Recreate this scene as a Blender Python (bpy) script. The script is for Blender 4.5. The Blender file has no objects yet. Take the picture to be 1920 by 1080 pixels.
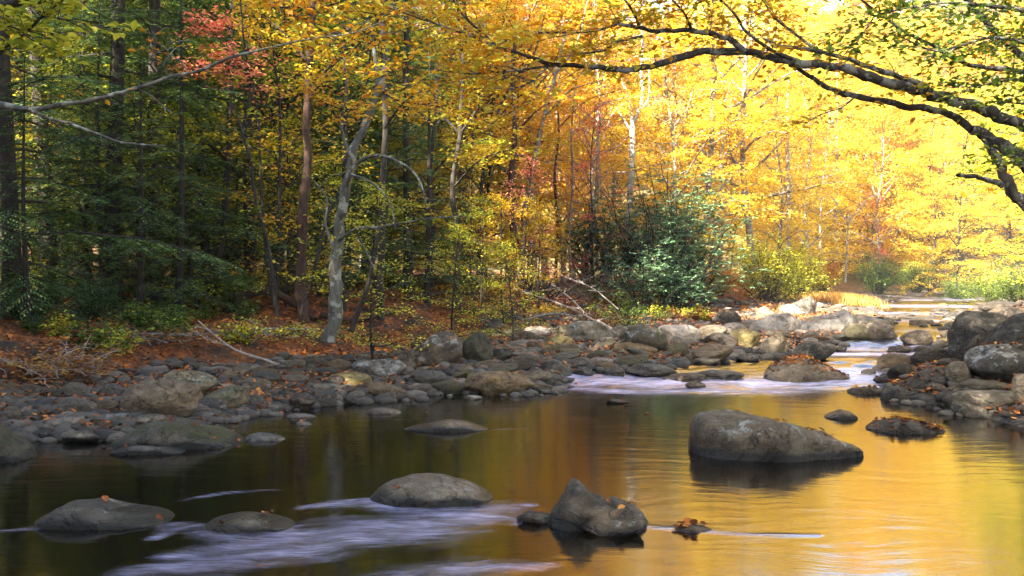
import bpy, bmesh, math, random
import numpy as np
from mathutils import Vector
from mathutils.bvhtree import BVHTree
random.seed(7)
SC = bpy.context.scene
COL = SC.collection
R = math.radians
PI = math.pi

# ------------------------------------------------------------------ camera
CH, FPX = 1.6, 1844.0
PITCH = math.atan(15.0 / FPX)          # the horizon stands a little above the middle of the frame
camd = bpy.data.cameras.new('camera')
cam = bpy.data.objects.new('camera', camd)
COL.objects.link(cam)
cam.location = (0, 0, CH)
cam.rotation_euler = (PI / 2 - PITCH, 0, 0)
camd.sensor_width = 36
camd.lens = 36 * FPX / 1920
camd.clip_start = 0.1
camd.clip_end = 1500
SC.camera = cam


def ray(px, py):
    """direction of the sight line through a point of the photograph, with unit y"""
    u, v = (px - 960) / FPX, (540 - py) / FPX
    y = math.cos(PITCH) + v * math.sin(PITCH)
    z = -math.sin(PITCH) + v * math.cos(PITCH)
    return u / y, z / y


def P(px, py, Y):
    a, b = ray(px, py)
    return np.array((a * Y, Y, CH + b * Y))


# ------------------------------------------------------------------ noise
def _h(i, j, k, s):
    n = (i * 374761393 + j * 668265263 + k * 2147483647 + s * 1274126177) & 0xffffffff
    n = ((n ^ (n >> 13)) * 1274126177) & 0xffffffff
    n = n ^ (n >> 16)
    return (n & 0xffff) / 65535.0


def noise3(x, y, z, s=0):
    x, y, z = np.broadcast_arrays(np.asarray(x, float), np.asarray(y, float), np.asarray(z, float))
    xi, yi, zi = np.floor(x).astype(np.int64), np.floor(y).astype(np.int64), np.floor(z).astype(np.int64)
    fx, fy, fz = x - xi, y - yi, z - zi
    fx, fy, fz = [f * f * (3 - 2 * f) for f in (fx, fy, fz)]
    r = 0
    for a in (0, 1):
        for b in (0, 1):
            for c in (0, 1):
                w = (fx if a else 1 - fx) * (fy if b else 1 - fy) * (fz if c else 1 - fz)
                r = r + w * _h(xi + a, yi + b, zi + c, s)
    return r * 2 - 1


def fbm(x, y, z=0.0, s=0, o=3):
    r, a, f = 0, 1, 1
    for k in range(o):
        r = r + a * noise3(np.asarray(x) * f, np.asarray(y) * f, np.asarray(z) * f, s + k)
        a *= .5
        f *= 2.03
    return r


def sstep(a, b, x):
    t = np.clip((np.asarray(x, float) - a) / (b - a), 0, 1)
    return t * t * (3 - 2 * t)


# ------------------------------------------------------------------ meshes and objects
def mesh(name, V, F, smooth=True):
    V = np.asarray(V, np.float32)
    F = np.asarray(F, np.int32)
    m = bpy.data.meshes.new(name)
    k = F.shape[1]
    m.vertices.add(len(V))
    m.vertices.foreach_set('co', V.ravel())
    m.loops.add(F.size)
    m.loops.foreach_set('vertex_index', F.ravel())
    m.polygons.add(len(F))
    m.polygons.foreach_set('loop_start', np.arange(0, F.size, k, dtype=np.int32))
    m.polygons.foreach_set('loop_total', np.full(len(F), k, np.int32))
    m.update(calc_edges=True)
    m.polygons.foreach_set('use_smooth', np.full(len(F), smooth, bool))
    return m


def obj(name, data, mat=None, parent=None, loc=None, label=None, cat=None, group=None, kind=None):
    o = bpy.data.objects.new(name, data)
    COL.objects.link(o)
    if mat is not None and data is not None:
        if len(data.materials) == 0:
            data.materials.append(mat)
        o.material_slots[0].link = 'OBJECT'
        o.material_slots[0].material = mat
    if parent is not None:
        o.parent = parent
    if loc is not None:
        o.location = tuple(float(c) for c in loc)
    tag(o, label, cat, group, kind)
    return o


def tag(o, label=None, cat=None, group=None, kind=None):
    if label:
        o['label'] = label
    if cat:
        o['category'] = cat
    if group:
        o['group'] = group
    if kind:
        o['kind'] = kind
    return o


class Buf:
    """collects quads of tubes into one mesh"""
    def __init__(s):
        s.V, s.F, s.n = [], [], 0

    def add(s, V, F):
        s.V.append(V)
        s.F.append(np.asarray(F) + s.n)
        s.n += len(V)

    def tube(s, pts, rad, sides=6, rough=0.0):
        pts = np.asarray(pts, float)
        rad = np.asarray(rad, float)
        n = len(pts)
        t = np.gradient(pts, axis=0)
        t /= np.linalg.norm(t, axis=1)[:, None] + 1e-9
        ref = np.array((0.31, 0.2, 1.0)) if abs(t[0][2]) < .8 else np.array((1.0, .3, 0.1))
        a = np.cross(t, ref)
        a /= np.linalg.norm(a, axis=1)[:, None] + 1e-9
        b = np.cross(t, a)
        th = np.arange(sides) * 2 * PI / sides
        rr = rad[:, None] * np.ones((1, sides))
        if rough:
            rr = rr * (1 + rough * noise3(np.cos(th)[None] * 1.5 + 7 * pts[0, 0], np.sin(th)[None] * 1.5, np.arange(n)[:, None] * .6, 3))
        V = pts[:, None, :] + rr[..., None] * (np.cos(th)[None, :, None] * a[:, None, :] + np.sin(th)[None, :, None] * b[:, None, :])
        V = V.reshape(-1, 3)
        i, j = np.meshgrid(np.arange(n - 1), np.arange(sides), indexing='ij')
        j2 = (j + 1) % sides
        F = np.stack([i * sides + j, i * sides + j2, (i + 1) * sides + j2, (i + 1) * sides + j], -1).reshape(-1, 4)
        s.add(V, F)

    def mesh(s, name):
        return mesh(name, np.concatenate(s.V), np.concatenate(s.F))


def smooth_line(pts, n=4):
    """Catmull-Rom through the points"""
    pts = [np.asarray(p, float) for p in pts]
    if len(pts) < 3:
        return np.array([pts[0] + (pts[-1] - pts[0]) * k / n for k in range(n + 1)])
    q = [2 * pts[0] - pts[1]] + pts + [2 * pts[-1] - pts[-2]]
    out = []
    for i in range(1, len(q) - 2):
        for k in range(n):
            t = k / n
            out.append(.5 * (2 * q[i] + (q[i + 1] - q[i - 1]) * t + (2 * q[i - 1] - 5 * q[i] + 4 * q[i + 1] - q[i + 2]) * t * t
                             + (3 * q[i] - q[i - 1] - 3 * q[i + 1] + q[i + 2]) * t ** 3))
    out.append(pts[-1])
    return np.array(out)


class Leaves:
    """collects leaf blades; near leaves are folded and pointed, far ones are plain kites"""
    def __init__(s, seed=0):
        s.c, s.a, s.n, s.l, s.w = [], [], [], [], []
        s.rng = np.random.default_rng(seed)

    def add(s, c, size, aspect=.6, flat=.45, a=None, jit=.25):
        c = np.asarray(c, float).reshape(-1, 3)
        m = len(c)
        g = s.rng
        if a is None:
            th = g.uniform(0, 2 * PI, m)
            a = np.stack([np.cos(th), np.sin(th), g.normal(-.15, .35, m)], 1)
        nrm = np.stack([g.normal(0, flat, m), g.normal(0, flat, m), np.ones(m)], 1)
        a = a / (np.linalg.norm(a, axis=1)[:, None] + 1e-9)
        nrm -= a * (nrm * a).sum(1)[:, None]
        nrm /= np.linalg.norm(nrm, axis=1)[:, None] + 1e-9
        l = size * (1 + g.uniform(-jit, jit, m))
        s.c.append(c); s.a.append(a); s.n.append(nrm); s.l.append(l); s.w.append(l * aspect)

    def mesh(s, name, fine=False):
        c, a, n = np.concatenate(s.c), np.concatenate(s.a), np.concatenate(s.n)
        l, w = np.concatenate(s.l)[:, None], np.concatenate(s.w)[:, None]
        sd = np.cross(n, a)
        m = len(c)
        if not fine:
            V = np.stack([c - a * l * .5, c + sd * w * .5, c + a * l * .5, c - sd * w * .5], 1).reshape(-1, 3)
            F = np.arange(4 * m).reshape(m, 4)
        else:
            up = n * w * .22
            V = np.stack([c - a * l * .5, c + sd * w * .42 - a * l * .18 + up, c + sd * w * .4 + a * l * .15 + up, c + a * l * .5,
                          c - sd * w * .4 + a * l * .15 + up, c - sd * w * .42 - a * l * .18 + up], 1).reshape(-1, 3)
            k = 6 * np.arange(m)[:, None]
            F = np.concatenate([k + np.array([[0, 1, 2, 3]]), k + np.array([[0, 3, 4, 5]])], 1).reshape(-1, 4)
        return mesh(name, V, F, False)


# ------------------------------------------------------------------ materials
class NT:
    def __init__(s, name, ref=None):
        s.m = bpy.data.materials.new(name)
        s.m.use_nodes = True
        s.t = s.m.node_tree
        s.t.nodes.clear()
        s.out = s.t.nodes.new('ShaderNodeOutputMaterial')

    def n(s, kind, ins=None, **kw):
        x = s.t.nodes.new('ShaderNode' + kind)
        for k, v in kw.items():
            setattr(x, k, v)
        for k, v in (ins or {}).items():
            s.put(x, k, v)
        return x

    def put(s, x, k, v):
        sock = x.inputs[k]
        if isinstance(v, bpy.types.Node):
            v = v.outputs[0]
        if isinstance(v, bpy.types.NodeSocket):
            s.t.links.new(v, sock)
        else:
            if sock.type == 'RGBA' and len(v) == 3:
                v = (*v, 1)
            sock.default_value = v

    def noise(s, vec, scale, detail=4, rough=.55, out='Fac', dist=0.0):
        x = s.n('TexNoise', {'Scale': scale, 'Detail': detail, 'Roughness': rough, 'Distortion': dist})
        if vec is not None:
            s.put(x, 'Vector', vec)
        return x.outputs[out]

    def ramp(s, fac, stops, interp='LINEAR'):
        x = s.n('ValToRGB', {'Fac': fac})
        r = x.color_ramp
        r.interpolation = interp
        while len(r.elements) < len(stops):
            r.elements.new(.5)
        for e, (p, c) in zip(r.elements, stops):
            e.position = p
            e.color = (*c, 1) if len(c) == 3 else c
        return x.outputs[0]

    def rng(s, v, a, b, c=0.0, d=1.0):
        return s.n('MapRange', {'Value': v, 'From Min': a, 'From Max': b, 'To Min': c, 'To Max': d}).outputs[0]

    def mix(s, f, a, b, mode='MIX'):
        x = s.n('Mix', data_type='RGBA', blend_type=mode)
        for sock, v in ((x.inputs[0], f), (x.inputs[6], a), (x.inputs[7], b)):
            if isinstance(v, bpy.types.Node):
                v = v.outputs[0]
            if isinstance(v, bpy.types.NodeSocket):
                s.t.links.new(v, sock)
            else:
                sock.default_value = (*v, 1) if isinstance(v, tuple) and len(v) == 3 else v
        return x.outputs[2]

    def math(s, op, a, b=0.0):
        x = s.n('Math', operation=op)
        s.put(x, 0, a)
        s.put(x, 1, b)
        return x.outputs[0]

    def mapped(s, vec, scale):
        return s.n('Mapping', {'Vector': vec, 'Scale': scale}).outputs[0]

    def bump(s, h, strength, dist=.05, normal=None):
        x = s.n('Bump', {'Height': h, 'Strength': strength, 'Distance': dist})
        if normal is not None:
            s.put(x, 'Normal', normal)
        return x.outputs[0]

    def surf(s, sh):
        s.put(s.out, 'Surface', sh)
        return s.m


def leaf_mat(name, stops, trans=.5, vary=.12, clump=.9, rough=.5):
    """stops: colours from the rarest dark to the light leaf of this kind of tree"""
    t = NT(name)
    g = t.n('NewGeometry')
    oi = t.n('ObjectInfo')
    tc = t.n('TexCoord')
    nz = t.noise(tc.outputs['Object'], clump, 2)
    f = t.math('ADD', t.math('MULTIPLY', g.outputs['Random Per Island'], .55), t.math('MULTIPLY', nz, .75))
    f = t.math('ADD', f, t.math('MULTIPLY', oi.outputs['Random'], .3))
    f = t.rng(f, .35, 1.15)
    c = t.ramp(f, stops)
    hsv = t.n('HueSaturation', {'Color': c, 'Value': t.rng(g.outputs['Random Per Island'], 0, 1, 1 - vary * 2, 1 + vary)})
    d = t.n('BsdfDiffuse', {'Color': hsv})
    tr = t.n('BsdfTranslucent', {'Color': hsv})
    gl = t.n('BsdfGlossy', {'Color': (.8, .8, .8), 'Roughness': rough})
    m1 = t.n('MixShader', {0: trans, 1: d, 2: tr})
    m2 = t.n('MixShader', {0: .035, 1: m1, 2: gl})
    return t.surf(m2)


def bark_mat(name, c1, c2, spot=None, scale=6.0, amt=.5):
    t = NT(name)
    tc = t.n('TexCoord')
    v = t.mapped(tc.outputs['Object'], (1, 1, .25))
    n1 = t.noise(v, scale * 2.5, 5, .65)
    c = t.ramp(n1, [(.3, c1), (.7, c2)])
    if spot:
        n2 = t.noise(tc.outputs['Object'], scale, 4, .6)
        c = t.mix(t.rng(n2, .62 - amt * .2, .68 - amt * .2), c, spot)
    b = t.n('BsdfPrincipled', {'Base Color': c, 'Roughness': .9, 'Normal': t.bump(n1, .8, .03)})
    return t.surf(b)


def rock_mat(name, c1, c2, lichen=0.0, moss=0.0, wet=False, lc=(.36, .36, .34), scale=1.0):
    t = NT(name)
    tc = t.n('TexCoord')
    geo = t.n('NewGeometry')
    oi = t.n('ObjectInfo')
    o = tc.outputs['Object']
    big = t.noise(o, 2.2 * scale, 5, .6)
    fine = t.noise(o, 26 * scale, 6, .7)
    grain = t.noise(o, 90 * scale, 3, .6)
    c = t.ramp(big, [(.3, c1), (.72, c2)])
    c = t.mix(t.rng(fine, .35, .7, 0, .75), c, t.mix(.7, c, (.012, .011, .01)))
    c = t.mix(t.rng(grain, .55, .68, 0, .6), c, t.mix(.4, c, (.42, .39, .33)))
    pits = t.n('TexVoronoi', {'Vector': o, 'Scale': 34 * scale}).outputs[0]
    c = t.mix(t.rng(pits, .22, .05, 0, .6), c, (.012, .011, .01))
    vein = t.noise(t.mapped(o, (1, 1, 2.6)), 3.1 * scale, 4, .6, dist=1.5)
    c = t.mix(t.rng(vein, .47, .5, 0, .35), c, t.mix(.6, c, (.02, .017, .014)))
    cr = t.noise(t.mapped(o, (1, 1, 1.8)), 1.7 * scale, 5, .55, dist=.8)
    crack = t.math('ABSOLUTE', t.math('SUBTRACT', cr, .5))
    crf = t.rng(crack, .0, .012, 1, 0)
    c = t.mix(t.math('MULTIPLY', crf, .45), c, (.012, .010, .008))
    blot = t.noise(o, 7 * scale, 6, .7)
    c = t.mix(t.rng(blot, .5, .6, 0, .4), c, t.mix(.5, c, (.30, .26, .20)))
    hsv = t.n('HueSaturation', {'Color': c, 'Value': t.rng(oi.outputs['Random'], 0, 1, .72, 1.95),
                                'Saturation': t.rng(t.math('FRACT', t.math('MULTIPLY', oi.outputs['Random'], 7.3)), 0, 1, .55, 1.3)})
    c = t.mix(1.0, hsv.outputs[0], (1.0, .94, .85), 'MULTIPLY')
    up = t.n('SeparateXYZ', {0: geo.outputs['Normal']}).outputs[2]
    if lichen:
        l1 = t.noise(o, 5.5 * scale, 7, .78)
        l2 = t.n('TexVoronoi', {'Vector': o, 'Scale': 9 * scale}).outputs[0]
        lf = t.math('MULTIPLY', t.rng(l1, .62 - .12 * lichen, .65 - .12 * lichen), t.rng(up, .0, .6))
        lf = t.math('MULTIPLY', lf, t.rng(l2, .7, .3, .3, 1))
        c = t.mix(t.math('MULTIPLY', lf, .85), c, lc)
    if moss:
        m1 = t.noise(o, 3.2 * scale, 7, .78)
        mf = t.math('MULTIPLY', t.rng(m1, .62 - .2 * moss, .70 - .2 * moss), t.rng(up, .25, .85))
        mc = t.mix(t.noise(o, 30, 3), (.016, .02, .006), (.075, .07, .016))
        c = t.mix(mf, c, mc)
    rough = .78
    if wet:
        z = t.n('SeparateXYZ', {0: geo.outputs['Position']}).outputs[2]
        wl = t.math('ADD', z, t.rng(big, .3, .7, -.025, .025))
        wf = t.rng(wl, .05, .085, 1, 0)
        c = t.mix(wf, c, t.mix(.88, c, (.006, .005, .005)))
        rough = t.rng(wf, 0, 1, .75, .3)
    h = t.math('ADD', t.math('MULTIPLY', big, .9), t.math('ADD', t.math('MULTIPLY', fine, .5), t.math('SUBTRACT', t.math('MULTIPLY', grain, .1), t.math('MULTIPLY', crf, .5))))
    b = t.n('BsdfPrincipled', {'Base Color': c, 'Roughness': rough, 'Normal': t.bump(h, .9, .07)})
    return t.surf(b)
# ------------------------------------------------------------------ water level, river course, ground height
def zw(Y):
    Y = np.asarray(Y, float)
    return .12 * sstep(14.2, 17, Y) + .12 * sstep(20.3, 22.6, Y) + .36 * np.clip((Y - 23) / 57, 0, 1)


def onwater(px, py):
    a, b = ray(px, py)
    Y = 10.0
    for _ in range(60):
        Y = .5 * Y + .5 * (CH - float(zw(Y))) / max(-b, 1e-4)
    return a * Y, Y


LEFT = [((50, 822), 1.3), ((180, 826), 1.5), ((330, 800), 1.8), ((450, 774), 2.0), ((560, 760), 2.2), ((640, 753), 2.4), ((730, 748), 2.8),
        ((870, 736), 3.4), ((1000, 739), 3.8), ((1060, 702), 4.2), ((1200, 690), 5.2), ((1290, 681), 6.0), ((1420, 670), 7.0),
        ((1540, 652), 8.0), ((1570, 636), 8.0), ((1640, 618), 7.0), ((1665, 600), 5), ((1640, 585), 4), ((1648, 572), 4), ((1690, 560), 4), ((1760, 551), 3)]
RIGHT = [((1920, 800), .8), ((1770, 762), .9), ((1700, 748), .8), ((1655, 738), .8), ((1668, 705), .8), ((1700, 690), 1), ((1790, 668), 1.0),
         ((1785, 640), 1.2), ((1800, 605), 1.5), ((1815, 585), 2), ((1860, 572), 3), ((1890, 560), 3), ((1900, 552), 3)]
LW = [(30, -52), (6, -30), (-5, -14), (-8.4, -3), (-8.4, 6), (-7.2, 8.6)] + [onwater(*p) for p, _ in LEFT]
LB = [1.2] * 6 + [b for _, b in LEFT]
RW = [(40, -36), (15, -14), (9, -6), (7.6, 0), (6.6, 7)] + [onwater(*p) for p, _ in RIGHT]
RB = [1] * 5 + [b for _, b in RIGHT]
end = (.5 * (LW[-1][0] + RW[-1][0]) + 24, 104)
LW += [(LW[-1][0] + 12, 92), (end[0] + 60, 108)]
LB += [3, 3]
RW += [(RW[-1][0] + 10, 82), (end[0] + 64, 98)]
RB += [3, 3]
LW, RW = np.array(LW), np.array(RW)
RIVER = np.concatenate([LW, RW[::-1]])


def polydist(x, y, L, val):
    best = np.full(x.shape, 1e9)
    out = np.zeros(x.shape)
    for i in range(len(L) - 1):
        a, b = L[i], L[i + 1]
        d = b - a
        t = np.clip(((x - a[0]) * d[0] + (y - a[1]) * d[1]) / (d @ d), 0, 1)
        e = np.hypot(x - a[0] - t * d[0], y - a[1] - t * d[1])
        m = e < best
        best = np.where(m, e, best)
        out = np.where(m, val[i] * (1 - t) + val[i + 1] * t, out)
    return best, out


def inside(x, y):
    r = np.zeros(x.shape, bool)
    n = len(RIVER)
    for i in range(n):
        x1, y1 = RIVER[i]
        x2, y2 = RIVER[(i + 1) % n]
        c = (y1 > y) != (y2 > y)
        xi = x1 + (y - y1) / ((y2 - y1) if y2 != y1 else 1e-9) * (x2 - x1)
        r ^= c & (x < xi)
    return r


def ground_info(x, y):
    x, y = np.broadcast_arrays(np.asarray(x, float), np.asarray(y, float))
    dl, bl = polydist(x, y, LW, LB)
    dr, br = polydist(x, y, RW, RB)
    left = dl < dr
    d = np.where(left, dl, dr)
    bw = np.where(left, bl, br)
    ins = inside(x, y)
    return d, bw, left, ins


def ground(x, y):
    x, y = np.broadcast_arrays(np.asarray(x, float), np.asarray(y, float))
    d, bw, left, ins = ground_info(x, y)
    base = zw(y)
    n1 = fbm(x * .35, y * .35, 0, 5)
    n2 = fbm(x * 1.7, y * 1.7, 0, 9, 2)
    e = d - bw
    bar = .03 + .26 * np.clip(d / bw, 0, 1) + n2 * .03
    bankw = 2.3 + .6 * n1
    step = .56 * sstep(0, bankw, e) + .12 * n1 * sstep(0, 2, e) + .05 * n2 * sstep(0, 1, e)
    far = .035 * np.clip(e - 2, 0, 60)
    hill = .30 * np.clip(-x - 16 - .1 * y, 0, 90) * left + .22 * np.clip(d - 10, 0, 80) * (~left)
    notch = np.exp(-((x / np.maximum(y, 1) - .36) / .07) ** 2)
    back = np.clip(y - 86, 0, 130) * .34 * (1 - .45 * notch)
    land = bar + step + far + hill + back * (~ins)
    bed = -np.minimum(.55, .45 * d) - .03 + .04 * n2
    return base + np.where(ins, bed, land)


# ground sheet: fine near the river, wide to the horizon
def warp(n, lo, hi, c, k):
    a, b = math.asinh((lo - c) / k), math.asinh((hi - c) / k)
    return c + k * np.sinh(np.linspace(a, b, n))


gx = warp(430, -260, 280, -1, 7)
gy = warp(470, -60, 330, 14, 9)
X, Y = np.meshgrid(gx, gy)
Z = ground(X, Y)
i, j = np.meshgrid(np.arange(len(gy) - 1), np.arange(len(gx) - 1), indexing='ij')
nx = len(gx)
GF = np.stack([i * nx + j, i * nx + j + 1, (i + 1) * nx + j + 1, (i + 1) * nx + j], -1).reshape(-1, 4)
GV = np.stack([X, Y, Z], -1).reshape(-1, 3)
gm = mesh('ground', GV, GF)
d_, bw_, left_, ins_ = ground_info(X, Y)
GZ, GD, GB, GL, GI = Z, d_, bw_, left_, ins_
KX = (math.asinh((-260 + 1) / 7), math.asinh((280 + 1) / 7))
KY = (math.asinh((-60 - 14) / 9), math.asinh((330 - 14) / 9))


def look(x, y, T, near=False):
    """reads a table on the ground grid"""
    fx = np.clip((np.arcsinh((np.asarray(x, float) + 1) / 7) - KX[0]) / (KX[1] - KX[0]) * 429, 0, 428.999)
    fy = np.clip((np.arcsinh((np.asarray(y, float) - 14) / 9) - KY[0]) / (KY[1] - KY[0]) * 469, 0, 468.999)
    ix, iy = fx.astype(int), fy.astype(int)
    if near:
        return T[np.rint(fy).astype(int), np.rint(fx).astype(int)]
    fx, fy = fx - ix, fy - iy
    return (T[iy, ix] * (1 - fx) + T[iy, ix + 1] * fx) * (1 - fy) + (T[iy + 1, ix] * (1 - fx) + T[iy + 1, ix + 1] * fx) * fy


slow_ground = ground


def ground(x, y):
    return look(x, y, GZ)


def ground_info(x, y):
    return look(x, y, GD), look(x, y, GB), look(x, y, GL, True), look(x, y, GI, True)


def hit(px, py, dz=0.0):
    """where the sight line of a photo point meets the ground or the water"""
    a, b = ray(px, py)
    Y = np.concatenate([np.linspace(3, 40, 75), np.linspace(41, 200, 60)])
    for _ in range(3):
        g = np.maximum(ground(a * Y, Y), zw(Y)) + dz
        low = CH + b * Y < g
        if not low.any():
            return a * Y[-1], Y[-1], float(g[-1])
        k = max(int(np.argmax(low)), 1)
        best = (a * Y[k], Y[k], float(g[k]))
        Y = np.linspace(Y[k - 1], Y[k], 14)
    return best


lit = sstep(-.15, .9, d_ - bw_ * .92) * (~ins_)
at = gm.attributes.new('litter', 'FLOAT', 'POINT')
at.data.foreach_set('value', lit.ravel().astype(np.float32))
t = NT('forest_floor')
geo = t.n('NewGeometry')
pos = geo.outputs['Position']
la = t.n('Attribute', attribute_name='litter').outputs['Fac']
n1 = t.noise(pos, 1.1, 5, .65)
n2 = t.noise(pos, 15, 5, .7)
vo = t.n('TexVoronoi', {'Vector': pos, 'Scale': 13.0})
leafc = t.ramp(vo.outputs['Color'], [(.0, (.06, .02, .006)), (.35, (.20, .06, .014)), (.6, (.36, .11, .02)), (1, (.12, .05, .02))])
leafc = t.mix(t.rng(n1, .45, .62), leafc, (.028, .018, .010))
grav = t.ramp(n2, [(.3, (.035, .03, .026)), (.7, (.12, .10, .085))])
yy = t.n('SeparateXYZ', {0: pos}).outputs[1]
leafc = t.mix(t.rng(yy, 45, 85), leafc, t.mix(n1, (.05, .045, .012), (.16, .13, .04)))
c = t.mix(t.rng(t.math('ADD', la, t.rng(n1, .3, .7, -.3, .3)), .3, .7), grav, leafc)
b = t.n('BsdfPrincipled', {'Base Color': c, 'Roughness': .95, 'Normal': t.bump(t.math('ADD', n2, vo.outputs[0]), .9, .06)})
obj('ground', gm, t.surf(b), kind='structure')

# ------------------------------------------------------------------ water
wx = np.concatenate([np.linspace(-40, -9, 40), np.linspace(-9, 9, 400)[1:], np.linspace(9, 95, 190)[1:]])
wy = np.concatenate([np.linspace(-55, 3, 40), np.linspace(3, 26, 520)[1:], np.geomspace(26, 118, 200)[1:]])
X, Y = np.meshgrid(wx, wy)
Z = zw(Y)


def pxy(X, Y, Z):
    """photo coordinates of world points, used only to look up where the photograph shows rough water"""
    zc = Z - CH
    dpt = Y * math.cos(PITCH) - zc * math.sin(PITCH)
    v = (Y * math.sin(PITCH) + zc * math.cos(PITCH)) / dpt
    return 960 + FPX * X / dpt, 540 - FPX * v


def stroke(W, pts, width, amt):
    """adds white water along a line on the river (pts in photo coordinates on the water level, widths in metres)"""
    q = [onwater(*p) for p in pts]
    q = smooth_line([np.array((a, b, 0.0)) for a, b in q], 5)[:, :2]
    w = np.interp(np.linspace(0, 1, len(q)), np.linspace(0, 1, len(width)), width)
    dist, wl = polydist(X, Y, q, w)
    return np.maximum(W, amt * np.exp(-(dist / wl) ** 2 * 1.2))


FO = np.zeros(X.shape)
STROKES = [
    ([(990, 948), (900, 962), (780, 955), (690, 942), (560, 952)], [.05, .20, .22, .12, .03], .75),
    ([(930, 955), (820, 985), (660, 1000), (520, 1015), (330, 1040)], [.12, .22, .25, .16, .08], .9),
    ([(700, 1000), (560, 1030), (420, 1055), (250, 1075)], [.10, .20, .18, .08], .7),
    ([(560, 985), (470, 1015), (330, 985), (300, 1000)], [.04, .10, .08, .03], .55),
    ([(380, 985), (330, 993), (290, 1010)], [.03, .05, .03], .8),
    ([(0, 995), (60, 990), (110, 987)], [.03, .05, .02], .6),
    ([(520, 918), (420, 925), (330, 940)], [.02, .04, .02], .45),
    ([(1020, 1060), (900, 1068), (760, 1085)], [.05, .12, .12], .7),
    ([(930, 950), (1000, 946)], [.03, .02], .9),
    ([(960, 985), (985, 962), (960, 950)], [.03, .05, .02], .5),
    ([(1210, 988), (1330, 997), (1400, 1003), (1540, 1004)], [.02, .035, .03, .012], .9),
    ([(920, 806), (1000, 803)], [.03, .02], .6),
    ([(1050, 712), (1150, 716), (1300, 718), (1450, 716), (1560, 712), (1680, 712)], [.45, .65, .75, .75, .75, .65], 1.1),
    ([(1020, 722), (1150, 733), (1300, 733), (1450, 733), (1560, 725)], [.16, .4, .5, .5, .35], .8),
    ([(1070, 703), (1180, 704)], [.3, .3], .8),
    ([(1560, 712), (1600, 700), (1660, 690)], [.35, .5, .3], .9),
    ([(1550, 664), (1650, 664), (1740, 662), (1800, 660)], [.4, .6, .65, .5], 1.15),
    ([(1560, 655), (1640, 653), (1700, 652)], [.4, .5, .4], .7),
    ([(1600, 648), (1690, 645), (1780, 645)], [.3, .5, .4], .6),
    ([(1690, 622), (1740, 618), (1800, 622)], [.4, .5, .5], .55),
    ([(1660, 604), (1740, 602), (1800, 604)], [.6, .8, .7], .6),
    ([(1650, 588), (1740, 588), (1830, 590)], [1.2, 1.5, 1.1], .62),
    ([(1660, 574), (1740, 574), (1840, 576)], [2.0, 2.6, 2.0], .65),
    ([(1700, 562), (1780, 560), (1860, 560)], [3, 5, 4], .6),
]
for pts, w, a in STROKES:
    FO = stroke(FO, pts, [q * 1.55 for q in w] if pts[0][1] > 900 else w, a * (.85 if pts[0][1] > 900 else 1))
rap = sstep(14.0, 15, Y) * (1 - sstep(17.6, 19, Y)) + sstep(20.2, 21, Y) * (1 - sstep(23, 24.5, Y)) + .8 * sstep(26, 30, Y)
Z = Z + rap * (.035 * fbm(X * 1.3, Y * 2.2, 0, 31) + .015 * fbm(X * 4, Y * 5, 0, 33)) + FO * .012 * fbm(X * 3, Y * 6, 0, 37, 2)
i, j = np.meshgrid(np.arange(len(wy) - 1), np.arange(len(wx) - 1), indexing='ij')
nx = len(wx)
WF = np.stack([i * nx + j, i * nx + j + 1, (i + 1) * nx + j + 1, (i + 1) * nx + j], -1).reshape(-1, 4)
gz = ground(X, Y)
keep = (gz.ravel()[WF] < Z.ravel()[WF] + .25).any(1)
WF = WF[keep]
used = np.unique(WF)
remap = np.zeros(X.size, np.int32)
remap[used] = np.arange(len(used))
wm = mesh('river_water', np.stack([X, Y, Z], -1).reshape(-1, 3)[used], remap[WF])
at = wm.attributes.new('foam', 'FLOAT', 'POINT')
at.data.foreach_set('value', FO.ravel()[used].astype(np.float32))
at = wm.attributes.new('rough_water', 'FLOAT', 'POINT')
at.data.foreach_set('value', np.clip(rap, 0, 1).ravel()[used].astype(np.float32))

t = NT('river_water')
pos = t.n('NewGeometry').outputs['Position']
warpn = t.noise(pos, .7, 3, .5, out='Color')
wv = t.n('VectorMath', {0: warpn, 1: (.5, .9, 0)}, operation='MULTIPLY').outputs[0]
pv = t.n('VectorMath', {0: pos, 1: wv}, operation='ADD').outputs[0]
foam = t.n('Attribute', attribute_name='foam').outputs['Fac']
rgh = t.n('Attribute', attribute_name='rough_water').outputs['Fac']
st = t.noise(t.mapped(pv, (1.3, 4.4, 1)), 1.6, 7, .68)
st2 = t.noise(t.mapped(pv, (.8, 9.0, 1)), 2.7, 5, .6)
lump = t.noise(t.mapped(pos, (.9, 2.2, 1)), 1.7, 4, .6)
st3 = t.noise(t.mapped(pv, (2.2, 15, 1)), 4, 5, .7)
stv = t.math('MULTIPLY', t.math('ADD', t.math('MULTIPLY', t.rng(st, .30, .72), .75), t.math('ADD', t.math('MULTIPLY', t.rng(st2, .36, .74), .45), t.math('MULTIPLY', t.rng(st3, .35, .75), .3))), t.rng(lump, .3, .62, .45, 1.15))
ff = t.math('MULTIPLY', t.math('POWER', foam, .8), t.math('ADD', t.math('MULTIPLY', foam, .28), t.math('MULTIPLY', stv, stv)))
ff = t.n('MapRange', {'Value': ff, 'From Min': .04, 'From Max': .95, 'To Max': .8}).outputs[0]
w1 = t.noise(t.mapped(pv, (.55, 2.2, 1)), 2.2, 4, .55)
w2 = t.noise(t.mapped(pv, (1.5, 7, 1)), 5, 3, .5)
hh = t.math('ADD', t.math('MULTIPLY', w1, 1.0), t.math('MULTIPLY', w2, .07))
hh = t.math('ADD', hh, t.math('MULTIPLY', t.math('MULTIPLY', st, foam), .8))
bmp = t.bump(hh, t.rng(t.math('ADD', foam, rgh), 0, .5, .15, .30), .035)
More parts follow.
